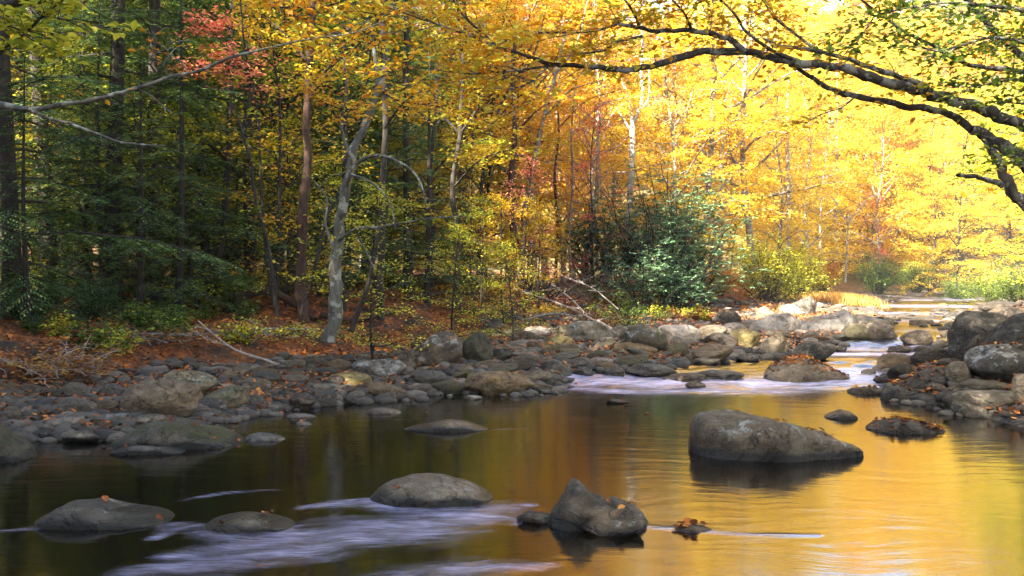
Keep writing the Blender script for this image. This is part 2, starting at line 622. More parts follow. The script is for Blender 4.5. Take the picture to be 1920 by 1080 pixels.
wat = t.n('BsdfPrincipled', {'Base Color': (.007, .0045, .002), 'Roughness': t.rng(rgh, 0, 1, .10, .18), 'IOR': 1.9, 'Normal': bmp,
                             'Specular IOR Level': .8})
fo = t.n('BsdfPrincipled', {'Base Color': (.57, .54, .82), 'Roughness': .55, 'Normal': bmp})  # lavender in this colour stands in for blue sky light on white foam
obj('river_water', wm, t.surf(t.n('MixShader', {0: ff, 1: wat, 2: fo})), kind='structure')
# ------------------------------------------------------------------ rocks
M = {}
M['grey'] = rock_mat('river_stone_grey', (0.059, 0.045, 0.029), (0.149, 0.118, 0.080))
M['violet'] = rock_mat('river_stone_slate', (.052, .047, .045), (.145, .128, .118))
M['brown'] = rock_mat('river_stone_brown', (0.066, 0.043, 0.024), (0.160, 0.112, 0.063))
M['olive'] = rock_mat('river_stone_olive', (0.069, 0.059, 0.024), (0.167, 0.140, 0.063), moss=.25)
M['pool'] = rock_mat('pool_stone', (0.069, 0.048, 0.028), (0.174, 0.130, 0.080), lichen=.25, wet=True)
M['lichenpool'] = rock_mat('pool_stone_lichen', (0.066, 0.046, 0.028), (0.164, 0.124, 0.077), lichen=.62, wet=True)
M['poolmoss'] = rock_mat('pool_stone_mossy', (0.059, 0.043, 0.024), (0.139, 0.105, 0.063), moss=.95, wet=True)
M['slab'] = rock_mat('slab_stone', (.15, .135, .13), (.36, .33, .32), scale=.6)
M['lichen'] = rock_mat('lichen_stone', (0.048, 0.037, 0.024), (0.125, 0.096, 0.063), lichen=1.0)
M['lichenmoss'] = rock_mat('lichen_moss_stone', (0.056, 0.043, 0.027), (0.152, 0.124, 0.077), lichen=.7, moss=.5)
M['moss'] = rock_mat('mossy_stone', (0.041, 0.034, 0.015), (0.118, 0.102, 0.039), moss=.9)
M['dark'] = rock_mat('dark_wet_stone', (0.016, 0.010, 0.006), (0.048, 0.031, 0.020), moss=.1)
M['darklichen'] = rock_mat('dark_lichen_stone', (.012, .010, .007), (.045, .036, .026), lichen=.3, lc=(.16, .16, .15))

_b = bmesh.new()
bmesh.ops.create_icosphere(_b, subdivisions=5, radius=1)
ICO = np.array([v.co[:] for v in _b.verts])
ICOF = np.array([[v.index for v in f.verts] for f in _b.faces])
_b.free()
_b = bmesh.new()
bmesh.ops.create_icosphere(_b, subdivisions=4, radius=1)
ICO4 = np.array([v.co[:] for v in _b.verts])
ICO4F = np.array([[v.index for v in f.verts] for f in _b.faces])
_b.free()


def blob(seed, facets=7, rough=.12, lo=False):
    """a water-worn stone inside a 2 x 2 x 2 box: a ball cut by soft planes"""
    g = np.random.default_rng(seed)
    D = (ICO4 if lo else ICO).copy()
    r = np.ones(len(D))
    k = 17.0
    acc = np.exp(-k * r)
    for _ in range(facets + 5):
        n = g.normal(size=3) * np.array((1, 1, .8))
        n /= np.linalg.norm(n)
        h = g.uniform(.62, .97)
        dn = D @ n
        cut = np.where(dn > .05, h / np.maximum(dn, .05), 9)
        acc = acc + np.exp(-k * np.minimum(cut, 9))
    r = -np.log(acc) / k
    r = r + rough * noise3(D[:, 0] * 1.4, D[:, 1] * 1.4, D[:, 2] * 1.4, seed) + rough * .4 * noise3(D[:, 0] * 3.5, D[:, 1] * 3.5, D[:, 2] * 3.5, seed + 1)
    r = r + rough * .12 * fbm(D[:, 0] * 9, D[:, 1] * 9, D[:, 2] * 9, seed + 2, 2)
    V = D * r[:, None]
    lo_, hi_ = V.min(0), V.max(0)
    V = (V - (lo_ + hi_) / 2) / (hi_ - lo_) * 2
    return V


def ridge(profile, w, h, dep, seed, bury=.25, lean=0.0, sharp=.62, rough=.05, ends=2.4):
    """a rock whose skyline follows the profile (pairs along the width, height 0..1)"""
    n, m = 84, 40
    u = np.linspace(0, 1, n)
    pu, ph = zip(*profile)
    H = np.interp(u, pu, ph)
    ker = np.array([1, 3, 5, 3, 1.0])
    ker /= ker.sum()
    H = np.convolve(np.pad(H, 2, mode='edge'), ker, 'valid')
    D = dep * (1 - np.abs(2 * u - 1) ** ends) ** (1 / ends)
    D = np.maximum(D, .02 * dep)
    D = D * (1 + .18 * noise3(u * 3, seed, 0, seed))
    a = np.linspace(0, PI, m)
    ca, sa = np.cos(a), np.sin(a)
    yy = -D[:, None] * np.sign(ca) * np.abs(ca) ** .85
    zz = (H * h)[:, None] * sa[None] ** sharp
    yy = yy + (lean * D + .25 * dep * noise3(u * 2.2, 3, seed, seed + 4))[:, None] * sa[None]
    xx = np.repeat(((u - .5) * w)[:, None], m, 1)
    V = np.stack([xx, yy, zz], -1)
    # a skirt below the water or the ground
    sk0 = V[:, :1].copy(); sk0[..., 2] = -bury; sk0[..., 1] -= .03
    sk1 = V[:, -1:].copy(); sk1[..., 2] = -bury; sk1[..., 1] += .03
    V = np.concatenate([sk0, V, sk1], 1)
    m += 2
    q = V.reshape(-1, 3)
    s = 2.6 / max(w, .2)
    am = 1.7 * rough * min(w, 2.2 * h)
    disp = fbm(q[:, 0] * s * 1.3, q[:, 1] * s * 1.3, q[:, 2] * s * 1.3 + seed, seed, 2)
    crease = np.abs(noise3(q[:, 0] * s * 1.1 + 9, q[:, 1] * s * 1.1, q[:, 2] * s * 2.2, seed + 8))
    fi = fbm(q[:, 0] * s * 7, q[:, 1] * s * 7, q[:, 2] * s * 7, seed + 5, 2)
    c = np.array((0, 0, 0.0))
    dirn = q - c
    dirn[:, 2] += h * .3
    dirn /= np.linalg.norm(dirn, axis=1)[:, None] + 1e-6
    q = q + dirn * (am * (disp - 1.2 * (1 - np.minimum(crease * 3, 1)) * .55) + am * .22 * fi)[:, None] * np.array((.5, 1, .8))
    i, j = np.meshgrid(np.arange(n - 1), np.arange(m - 1), indexing='ij')
    F = np.stack([i * m + j, (i + 1) * m + j, (i + 1) * m + j + 1, i * m + j + 1], -1).reshape(-1, 4)
    return q, F


ROCKS = []          # (object, world vertices) for the leaves that lie on them
LEAFY = []          # rocks that carry many leaves


def put_rock(V, F, loc, mat, name, label, cat='rock', group=None, leafy=0.0):
    m = mesh(name, V, F)
    o = obj(name, m, M[mat], loc=loc, label=label, cat=cat, group=group)
    ROCKS.append((V + np.asarray(loc), F))
    if leafy:
        LEAFY.append((V + np.asarray(loc), leafy))
    return o


SPOTS = []          # footprints (x, y, rx, ry) already taken


def hero(xl, xr, yt, yb, prof, mat, label, dep=.5, seed=1, lean=0.0, sharp=.62, rough=.05, leafy=0.0, name='river_rock', front=.25, group=None, ends=2.4):
    """front: how far behind the waterline the middle of the rock lies, as a share of its half depth"""
    xc = (xl + xr) / 2
    x, Y, z = hit(xc, yb)
    w0 = (xr - xl) / FPX * Y
    D = w0 * dep
    Yc = Y + D
    x0, x1 = P(xl, yb, Yc)[0], P(xr, yb, Yc)[0]
    w = x1 - x0
    top = P(xc, yt, Yc)[2]
    zb = min(z, float(max(ground(x, Yc), zw(Yc))) if z > zw(Y) + .01 else float(zw(Yc)))
    h = max(top - zb, .04)
    V, F = ridge(prof, w, h, D, seed, bury=.3, lean=lean, sharp=sharp, rough=rough, ends=ends)
    SPOTS.append(((x0 + x1) / 2, Yc, w / 2, D))
    return put_rock(V, F, ((x0 + x1) / 2, Yc, zb), mat, name, label, leafy=leafy, group=group)


def stone(xl, xr, yt, yb, mat, label, dep=.42, seed=1, tilt=0.0, facets=7, leafy=0.0, name='river_rock', sink=.25, rz=0.0, rough=.12, group=None):
    xc = (xl + xr) / 2
    x, Y, z = hit(xc, yb)
    w0 = (xr - xl) / FPX * Y
    D = w0 * dep
    Yc = Y + D * .9
    x0, x1 = P(xl, yb, Yc)[0], P(xr, yb, Yc)[0]
    top = P(xc, yt, Yc)[2]
    h = max(top - z, .05)
    V = blob(seed, facets, rough) * np.array(((x1 - x0) / 2, D, h * (1 + sink) / 2))
    ct, st_ = math.cos(tilt), math.sin(tilt)
    V = V @ np.array(((ct, 0, st_), (0, 1, 0), (-st_, 0, ct)))
    SPOTS.append(((x0 + x1) / 2, Yc, (x1 - x0) / 2, D))
    return put_rock(V, ICOF, ((x0 + x1) / 2, Yc, z + h - h * (1 + sink) / 2), mat, name, label, leafy=leafy, group=group)


DOME = [(0, 0), (.05, .35), (.15, .62), (.3, .88), (.45, 1), (.6, .95), (.75, .74), (.88, .42), (1, 0)]
FLAT = [(0, 0), (.05, .5), (.15, .8), (.4, 1), (.65, .92), (.85, .6), (1, 0)]

# rocks standing in the pool
hero(1293, 1613, 775, 866, [(0, .3), (.012, .68), (.04, .86), (.08, .98), (.13, 1), (.3, .97), (.42, .95), (.5, .9), (.6, .74), (.72, .56), (.8, .5), (.9, .3), (.96, .15), (1, 0)],
     'lichenpool', 'largest boulder in the golden pool, pale lichen on its tall blunt end', dep=.34, seed=11, rough=.05, sharp=.42, leafy=.06, name='boulder')
hero(1022, 1216, 897, 1000, [(0, 0), (.08, .22), (.18, .62), (.26, .95), (.31, 1), (.38, .9), (.48, .72), (.62, .62), (.78, .48), (.9, .3), (.97, .12), (1, 0)],
     'pool', 'pointed wedge shaped rock in front of the pool between two low stones', dep=.42, seed=12, rough=.05, sharp=.75, leafy=.02)
stone(968, 1044, 957, 984, 'dark', 'small dark wet stone touching the foot of the pointed rock', seed=13, leafy=.05)
stone(1090, 1206, 960, 1009, 'pool', 'low rounded stone leaning on the near side of the pointed rock', seed=14, tilt=.12, leafy=.08, dep=.4)
hero(694, 924, 893, 952, DOME, 'pool', 'smooth domed rock where the white current streaks start', dep=.42, seed=15, rough=.04, sharp=.6, leafy=.02)
hero(78, 322, 941, 998, [(0, .1), (.05, .35), (.12, .62), (.18, .9), (.3, .98), (.42, 1), (.5, .82), (.58, .6), (.75, .42), (.9, .2), (1, 0)],
     'pool', 'broad hump backed rock with a long tapering tail, in dark water', dep=.4, seed=16, rough=.035, leafy=.02)
hero(384, 552, 966, 1003, DOME, 'pool', 'low oval rock with a few orange leaves on its crest, beside white streaks', dep=.42, seed=17, rough=.04, leafy=.12)
hero(758, 916, 787, 811, [(0, 0), (.1, .3), (.3, .6), (.5, 1), (.7, .85), (.85, .4), (1, 0)], 'pool', 'thin flat rock barely above the middle of the dark pool', dep=.3, seed=18, rough=.03)
hero(460, 534, 812, 828, FLAT, 'violet', 'small bluish oval stone out from the mossy rock', dep=.35, seed=19)
hero(687, 752, 764, 777, FLAT, 'violet', 'small flat grey stone just off the cobble bank', dep=.35, seed=20)
hero(555, 584, 791, 798, FLAT, 'violet', 'tiny bluish stone with a red leaf, standing off the cobble bank', dep=.4, seed=21, leafy=.3)
hero(537, 592, 775, 784, FLAT, 'violet', 'thin bluish stone with one leaf, at the edge of the dark pool', dep=.35, seed=22, leafy=.1)
hero(497, 533, 770, 780, FLAT, 'violet', 'short bluish stone next to the thin one at the pool edge', dep=.4, seed=23, leafy=.1)
hero(214, 453, 783, 846, [(0, .1), (.12, .4), (.3, .8), (.45, 1), (.6, .95), (.7, .75), (.82, .5), (.93, .22), (1, 0)],
     'poolmoss', 'moss capped rock sloping down into the dark pool', dep=.4, seed=24, rough=.035, leafy=.06)
hero(211, 346, 832, 855, [(0, .1), (.1, .4), (.3, .85), (.5, 1), (.75, .8), (1, .1)], 'pool', 'long low stone with one orange leaf, in front of the moss capped rock', dep=.3, seed=25, leafy=.05)
hero(1547, 1608, 768, 787, [(0, .1), (.25, .5), (.5, 1), (.7, .95), (.9, .4), (1, 0)], 'pool', 'small domed stone behind the largest boulder in golden water', dep=.4, seed=26)
hero(1627, 1766, 786, 814, [(0, .1), (.2, .7), (.4, 1), (.6, .9), (.8, .5), (1, .1)], 'dark', 'low dark rock covered with brown leaves and a bare twig', dep=.4, seed=27, leafy=1.2)
hero(-75, 60, 792, 868, [(0, .6), (.3, 1), (.55, .95), (.7, .7), (.85, .45), (1, 0)], 'poolmoss', 'smooth boulder with a mossy shoulder cut off by the frame edge', dep=.4, seed=28, rough=.03, name='boulder')
hero(1262, 1334, 982, 999, [(0, 0), (.2, .3), (.4, 1), (.6, .7), (.8, .4), (1, 0)], 'dark', 'small submerged stone with a clump of soaked leaves', dep=.35, seed=29, leafy=2.0)
hero(1590, 1672, 725, 740, FLAT, 'grey', 'thin grey ledge with leaves beside the leaf covered rocks', dep=.4, seed=30, leafy=.4)

# bank on the far side of the dark pool
stone(118, 190, 808, 832, 'pool', 'small oval stone at the dark water edge', seed=31)
stone(64, 160, 777, 812, 'violet', 'wide grey stone just above the waterline at the bank corner', seed=32, facets=5)
stone(30, 142, 797, 818, 'pool', 'long flat stone in the shallow water under the wide grey one', seed=33)
stone(228, 378, 713, 790, 'brown', 'big brown boulder with a dark hollow at its foot, on the cobble bank', seed=34, facets=6, name='boulder', leafy=.02, dep=.36, rough=.16)
stone(262, 405, 694, 750, 'lichenmoss', 'broad slab with white lichen patches behind the brown boulder', seed=35, name='boulder', leafy=.1, tilt=.1)
stone(110, 167, 718, 742, 'brown', 'egg shaped brown stone among leaves on the bank', seed=36)
stone(186, 234, 718, 752, 'violet', 'grey stone tucked beside the brown boulder', seed=37)
stone(170, 240, 774, 797, 'violet', 'smooth grey stone above the small oval one', seed=38)
stone(238, 310, 777, 802, 'grey', 'rounded stone half hidden behind the moss capped rock', seed=39)
stone(45, 112, 748, 777, 'violet', 'angular slate stone on the leaf strewn bank', seed=40)
stone(372, 464, 728, 768, 'olive', 'large greenish brown stone at the water, tilted', seed=41, tilt=.18)
stone(366, 426, 745, 770, 'violet', 'round dark stone leaning on the greenish one', seed=42)
stone(453, 500, 740, 764, 'grey', 'round grey stone at the water beyond the greenish one', seed=43)
stone(449, 480, 726, 742, 'brown', 'pale tan egg shaped stone on the cobbles', seed=44)
stone(542, 592, 736, 770, 'dark', 'dark blocky stone at the water edge', seed=45)
stone(518, 560, 727, 750, 'violet', 'round violet grey stone with a yellow leaf', seed=46, leafy=.1)
stone(496, 536, 753, 772, 'violet', 'split grey stone at the waterline', seed=47)
stone(576, 640, 717, 738, 'grey', 'long grey stone lying in the middle of the cobbles', seed=48)
stone(590, 650, 704, 730, 'dark', 'dark ledge stone with leaves in front', seed=49, leafy=.2)
stone(660, 762, 715, 744, 'brown', 'wide brown stone below the white topped one', seed=50, facets=5)
stone(610, 700, 698, 728, 'olive', 'flat olive slab resting between bank stones', seed=51)
stone(657, 762, 672, 714, 'lichen', 'white topped rock with a dark undercut', seed=52, name='boulder', dep=.38, tilt=.1)
stone(758, 872, 624, 690, 'lichen', 'dark ledge heaped with orange leaves beside the green boulder', seed=53, name='boulder', leafy=.9, tilt=.25)
stone(862, 928, 621, 686, 'moss', 'square green mossy boulder on the bank', seed=54, name='boulder', facets=9, tilt=-.1, dep=.45)
stone(915, 962, 652, 682, 'darklichen', 'brown block beside the green mossy boulder', seed=55, leafy=.1)
stone(760, 842, 694, 726, 'grey', 'smooth buff stone above the waterline', seed=56)
stone(866, 1002, 693, 742, 'brown', 'big brown boulder with a shadowed hollow and a pale cobble before it', seed=57, name='boulder', dep=.36, tilt=.12, rough=.16)
stone(895, 944, 722, 742, 'brown', 'pale oval cobble in front of the big brown boulder', seed=58)
stone(958, 1038, 696, 722, 'grey', 'flat topped slab pointing into the rapids', seed=59, tilt=.1)
stone(870, 905, 740, 750, 'violet', 'thin bluish stone lying in the pool edge', seed=60)
stone(1010, 1062, 676, 700, 'dark', 'dark block over the start of the rapids', seed=61)

# wet stones along the rapids
stone(1073, 1113, 687, 709, 'dark', 'round wet reddish black stone at the rapid', seed=62)
stone(1127, 1173, 688, 708, 'dark', 'oval wet black stone with a yellow leaf at the rapid', seed=63, leafy=.05)
stone(1172, 1268, 682, 706, 'dark', 'long wet black rock lining the rapid', seed=64)
stone(1240, 1340, 700, 716, 'dark', 'dark rock with water sliding over it', seed=65, sink=.6)
stone(1300, 1392, 694, 714, 'dark', 'wet black hump at the lip of the rapid', seed=66, sink=.5)
stone(1284, 1324, 716, 728, 'dark', 'little black stone just below the rapid', seed=67)
stone(1010, 1034, 731, 738, 'dark', 'tiny black stone at the calm end of the rapid', seed=68)
stone(1136, 1178, 752, 757, 'dark', 'low leaf capped stone just awash in mid pool', seed=69, leafy=.4)
stone(1042, 1076, 722, 729, 'dark', 'flat black stone in the tail of the rapid', seed=70)
hero(1433, 1590, 668, 716, [(0, .1), (.12, .6), (.3, .95), (.42, 1), (.55, .9), (.7, .6), (.85, .4), (1, .1)], 'brown',
     'two humped island rock carpeted with red leaves in the rapid', dep=.34, seed=71, leafy=3.0, name='boulder')
stone(1482, 1568, 637, 674, 'darklichen', 'dark rock with a long pale sloping flank above the leafy island', seed=72, tilt=.3, name='boulder', rough=.1)
stone(1424, 1478, 630, 664, 'grey', 'long buff stone leaning toward the rapid', seed=73, tilt=.4)
stone(1380, 1426, 618, 652, 'olive', 'mustard coloured upright rock on the bar', seed=74, facets=9)
stone(1318, 1388, 624, 652, 'dark', 'dark arched rock beside the mustard one', seed=75, tilt=-.15)
stone(1282, 1378, 648, 682, 'brown', 'wide dark brown stone sloping into the water', seed=76, tilt=.2)
stone(1296, 1352, 671, 684, 'grey', 'flat buff stone at the water below the wide brown one', seed=77)
stone(1378, 1428, 664, 678, 'dark', 'flat dark stone with leaves at the gold water', seed=78, leafy=.2)
hero(1398, 1502, 584, 628, [(0, .1), (.15, .5), (.35, .75), (.6, .95), (.75, 1), (.9, .8), (1, .5)], 'slab', 'smooth pale lilac bedrock slab', dep=.3, seed=79, name='boulder', rough=.03)
hero(1470, 1612, 580, 626, [(0, .2), (.2, .4), (.4, .5), (.6, .75), (.8, 1), (.92, .8), (1, .2)], 'slab', 'long slanting bedded slab with leaves in its crack', dep=.3, seed=80, name='boulder', rough=.05, leafy=.15)
stone(1580, 1668, 589, 616, 'violet', 'flat grey table rock beside the stream', seed=81, dep=.5)
stone(1578, 1628, 606, 638, 'olive', 'greenish faceted block in front of the slabs', seed=82, facets=10)
stone(1620, 1682, 604, 638, 'brown', 'two toned brown rock next to the greenish block', seed=83)
stone(1690, 1746, 618, 648, 'brown', 'lone domed rock in the stream between gold and white water', seed=84)
stone(1663, 1712, 648, 662, 'dark', 'dark stone with leaves at the second riffle', seed=85, leafy=.5)
stone(1710, 1752, 648, 660, 'dark', 'dark wet stone breaking the second riffle', seed=86)
stone(1566, 1590, 648, 659, 'dark', 'round black stone off the pale flanked rock', seed=87)
stone(1535, 1600, 626, 640, 'grey', 'long flat stone before the greenish block', seed=88)
stone(1482, 1532, 556, 590, 'darklichen', 'dark square boulder below the yellow shrub', seed=89, name='boulder', facets=9)
stone(1336, 1392, 582, 610, 'darklichen', 'dark boulder at the top edge of the bar', seed=90, name='boulder')
stone(1418, 1452, 574, 600, 'grey', 'upright grey rock behind the pale slab', seed=91)
stone(1462, 1500, 570, 590, 'slab', 'pointed light grey rock behind the pale slab', seed=92, facets=10)
# the big stones in the middle of the bar
stone(1053, 1150, 601, 646, 'lichenmoss', 'long block with a pale flat top and mossy flank on the bar', seed=93, name='boulder', facets=10, tilt=.05)
stone(1157, 1250, 607, 664, 'lichenmoss', 'faceted grey green boulder with one sunlit edge', seed=94, name='boulder', facets=11, tilt=.1)
stone(1234, 1314, 608, 648, 'slab', 'pale pinkish boulder with a mossy shelf', seed=95, name='boulder')
stone(1148, 1232, 642, 666, 'brown', 'long spindle shaped tan stone on the bar', seed=96, tilt=-.05, dep=.25)
stone(1042, 1068, 608, 632, 'olive', 'egg shaped greenish stone at the bar end', seed=97)
stone(1052, 1104, 624, 646, 'grey', 'smooth grey stone leaning under the long block', seed=98, tilt=.15)
stone(1036, 1092, 652, 670, 'olive', 'wavy topped olive stone on the bar', seed=99)
stone(1250, 1284, 630, 656, 'grey', 'round stone under the pinkish boulder', seed=100)
stone(1104, 1150, 670, 686, 'slab', 'pale wedge stone just behind the wet black ones', seed=101)
stone(1060, 1110, 670, 690, 'brown', 'broad tan stone behind the reddish black one', seed=102)
stone(1182, 1220, 664, 680, 'olive', 'small faceted olive stone in the middle of the bar', seed=103)

# right bank
stone(1782, 1905, 584, 676, 'darklichen', 'huge black boulder standing in the stream edge', seed=104, name='boulder', dep=.4, rough=.1, tilt=-.12)
stone(1848, 1985, 586, 668, 'darklichen', 'second huge dark boulder with white specks behind the first', seed=105, name='boulder', dep=.4)
stone(1818, 1880, 638, 674, 'dark', 'black rock wedged before the two huge boulders', seed=106)
stone(1816, 1990, 643, 722, 'lichen', 'lichen spotted boulder strewn with brown leaves', seed=107, name='boulder', leafy=.7, dep=.4, tilt=-.1)
stone(1664, 1718, 681, 716, 'dark', 'dark pointed rock beside the white chute', seed=108)
stone(1680, 1805, 692, 735, 'dark', 'dark sloping rock covered with leaves behind the front ledge', seed=109, leafy=.9, tilt=.2)
hero(1655, 1772, 721, 754, [(0, .4), (.1, .95), (.3, 1), (.6, .9), (.8, .6), (1, .1)], 'dark', 'low black ledge with brown leaves at the gold water', dep=.34, seed=110, leafy=1.0)
stone(1768, 1832, 677, 724, 'grey', 'grey sloping rock between dark leafy rock and lichen boulder', seed=111)
stone(1736, 1774, 717, 737, 'lichenmoss', 'small pale green stone in the leafy rocks', seed=112)
stone(1774, 1798, 723, 740, 'grey', 'round buff stone next to the pale green one', seed=113)
stone(1788, 1905, 711, 752, 'grey', 'broad flat grey rock with a single orange leaf', seed=114, leafy=.1, dep=.5)
stone(1778, 1925, 732, 784, 'darklichen', 'blunt black boulder low on the near bank corner', seed=115, name='boulder', dep=.34)
stone(1838, 1916, 564, 586, 'dark', 'long dark rock upstream of the huge boulders', seed=116)
stone(1876, 1980, 574, 602, 'dark', 'dark leaf topped ledge upstream of the huge boulders', seed=117, leafy=.4)
stone(1766, 1812, 585, 596, 'dark', 'thin dark rock awash in the upper riffle', seed=118)
stone(1798, 1836, 588, 604, 'dark', 'small dark rock near the huge boulder, upstream', seed=119)
stone(1900, 1960, 700, 760, 'grey', 'grey bank stone half hidden at the frame edge under leaves', seed=120, leafy=.6)

# little stones breaking the upper riffles
g = np.random.default_rng(5)
proto = [mesh('riffle_stone', blob(300 + k, 6, .12, True), ICO4F) for k in range(4)]
for k in range(34):
    py = g.uniform(563, 614)
    px = g.uniform(1660 if py < 605 else 1700, 1800 if py > 580 else 1840)
    x, Y = onwater(px, py)
    s = g.uniform(.10, .26) * (Y / 40) ** .6
    o = obj('riffle_stone', proto[k % 4], M['dark' if k % 3 else 'brown'], loc=(x, Y, float(zw(Y)) + .02),
            label='small dark stone breaking the violet riffles far upstream', cat='stone', group='stones in the upper riffles')
    o.scale = (s * 1.5, s, s * g.uniform(.35, .6))
    o.rotation_euler = (0, 0, g.uniform(0, 3))

# the cobble bars: the largest as stones of their own
protos = [mesh('cobble', blob(400 + k, 4 + k % 4, .10), ICOF) for k in range(9)]
PV = [blob(400 + k, 4 + k % 4, .10, True) for k in range(9)]
ZONES = [  # photo region, count, size range in metres, materials, label, group
    ((0, 555, 735, 815), 68, (.10, .23), ['violet', 'violet', 'grey', 'brown'], 'smooth slate grey cobble among leaves on the shaded bank by the dark pool', 'cobbles by the dark pool'),
    ((380, 760, 690, 765), 62, (.10, .25), ['grey', 'violet', 'brown', 'violet'], 'smooth violet grey cobble below the fallen white branch', 'cobbles below the fallen branch'),
    ((740, 1080, 650, 742), 74, (.11, .28), ['grey', 'olive', 'brown', 'grey'], 'smooth buff cobble around the square green boulder', 'cobbles around the green boulder'),
    ((960, 1340, 605, 700), 76, (.14, .36), ['olive', 'grey', 'brown', 'slab'], 'smooth olive or tan cobble on the wide bar behind the rapid', 'cobbles on the wide bar'),
    ((1280, 1670, 560, 680), 80, (.13, .34), ['slab', 'grey', 'olive', 'brown'], 'light grey stone on the upstream end of the bar', 'stones on the upstream bar'),
    ((1640, 1920, 560, 760), 26, (.15, .42), ['brown', 'dark', 'grey'], 'brown stone among leaves on the bank under the huge boulders', 'stones on the bank by the huge boulders'),
]
taken = list(SPOTS)
for (x0, x1, y0, y1), cnt, (s0, s1), mats, lab, grp in ZONES:
    done = tries = 0
    sizes = sorted(g.uniform(0, 1, cnt) ** 1.7 * (s1 - s0) + s0, reverse=True)
    while done < cnt and tries < 6000:
        tries += 1
        px, py = g.uniform(x0, x1), g.uniform(y0, y1)
        x, Y, z = hit(px, py)
        dd, bw, lf, ins = ground_info(x, Y)
        if (ins and dd > .25) or (not ins and dd > bw * 1.25):
            continue
        s = sizes[done]
        el = g.uniform(.55, .8)
        bad = False
        for (a, b_, rx, ry) in taken:
            if ((x - a) / (rx + s * .72)) ** 2 + ((Y - b_) / (ry + s * el * .72)) ** 2 < (1 if tries < 4500 else .6):
                bad = True
                break
        if bad:
            continue
        taken.append((x, Y, s * .8, s * el * .8))
        hz = s * g.uniform(.26, .52)
        zc = z + hz * .45
        k = int(g.integers(9))
        o = obj('cobble', protos[k], M[mats[int(g.integers(len(mats)))]], loc=(x, Y, zc), label=lab, cat='stone', group=grp)
        o.scale = (s, s * el, hz)
        rz = g.normal(0, .5)
        rx_, ry_ = g.normal(.05, .12), g.normal(0, .16)
        o.rotation_euler = (rx_, ry_, rz)
        q = PV[k] * np.array((s, s * el, hz))
        cz, sz = math.cos(rz), math.sin(rz)
        q = q @ np.array(((cz, sz, 0), (-sz, cz, 0), (0, 0, 1)))
        ROCKS.append((q + np.array((x, Y, zc)), ICO4F))
        done += 1

# everything smaller between them is gravel
B = Buf()
sm = [blob(500 + k, 5, .12, True) for k in range(4)]
_b = bmesh.new()
bmesh.ops.create_icosphere(_b, subdivisions=2, radius=1)
I2 = np.array([v.co[:] for v in _b.verts])
I2F = np.array([[v.index for v in f.verts] for f in _b.faces])
_b.free()
n = 0
while n < 6500:
    pick = g.uniform()
    if pick < .5:
        px, py = g.uniform(-60, 1060), g.uniform(670, 830)
    elif pick < .93:
        px, py = g.uniform(900, 1680), g.uniform(556, 705)
    else:
        px, py = g.uniform(1660, 1960), g.uniform(560, 780)
    x, Y, z = hit(px, py)
    dd, bw, lf, ins = ground_info(x, Y)
    if (ins and dd > .4) or (not ins and dd > bw * 1.15 + .3 * g.normal()):
        n += 1
        continue
    s = g.uniform(.2, 1) ** 1.6 * .125 * (1 + Y / 50)
    D3 = I2 * (1 + .25 * noise3(I2[:, 0] * 1.5 + n, I2[:, 1] * 1.5, I2[:, 2] * 1.5, 3))[:, None]
    a = g.uniform(0, 3)
    V = D3 * np.array((s, s * .7, s * .5))
    V = V @ np.array(((math.cos(a), math.sin(a), 0), (-math.sin(a), math.cos(a), 0), (0, 0, 1)))
    B.add(V + np.array((x, Y, z + s * .1)), I2F)
    n += 1
gm = B.mesh('gravel')
t = NT('gravel')
gn = t.n('NewGeometry')
c = t.ramp(gn.outputs['Random Per Island'], [(0, (.03, .024, .02)), (.5, (.08, .065, .052)), (1, (.15, .125, .10))])
nz = t.noise(gn.outputs['Position'], 25, 4)
c = t.mix(t.rng(nz, .4, .7, 0, .5), c, (.04, .035, .03))
obj('gravel', gm, t.surf(t.n('BsdfPrincipled', {'Base Color': c, 'Roughness': .85})), kind='stuff')
# ------------------------------------------------------------------ fallen leaves
def scatter_on(objs_w, n_of, L, size, g):
    """drops leaves from above onto rocks; objs_w are (vertices, faces) in world space"""
    for V, F, n in n_of:
        tree = BVHTree.FromPolygons([tuple(v) for v in V], [tuple(f) for f in F])
        lo, hi = V.min(0), V.max(0)
        k = 0
        out = []
        # leaves lie in drifts
        cx = g.uniform(lo[0], hi[0], 5); cy = g.uniform(lo[1], hi[1], 5)
        for _ in range(n * 4):
            if k >= n:
                break
            q = int(g.integers(5))
            x = cx[q] + g.normal(0, (hi[0] - lo[0]) * .2)
            y = cy[q] + g.normal(0, (hi[1] - lo[1]) * .2)
            h, nr, _, _ = tree.ray_cast(Vector((x, y, 9)), Vector((0, 0, -1)))
            if h is None or nr.z < .35:
                continue
            out.append((h.x, h.y, h.z + g.uniform(.006, .02)))
            k += 1
        if out:
            L.add(np.array(out), size, .65, .28)


g = np.random.default_rng(21)
L = Leaves(3)
jobs = []
for V, lf in LEAFY:
    e = V.max(0) - V.min(0)
    jobs.append((V, None, int(min(1100, max(2, lf * 130 * e[0] * e[1])))))
faces_of = {id(V): F for V, F in ROCKS}
fixed = []
for V, _, n in jobs:
    F = next(F for W, F in ROCKS if W.shape == V.shape and np.allclose(W[0], V[0]))
    fixed.append((V, F, n))
scatter_on(None, fixed, L, .066, g)
# cobbles catch a leaf here and there
scatter_on(None, [(V, F, int(g.integers(0, 11))) for V, F in ROCKS if len(V) == len(ICO4)], L, .055, g)
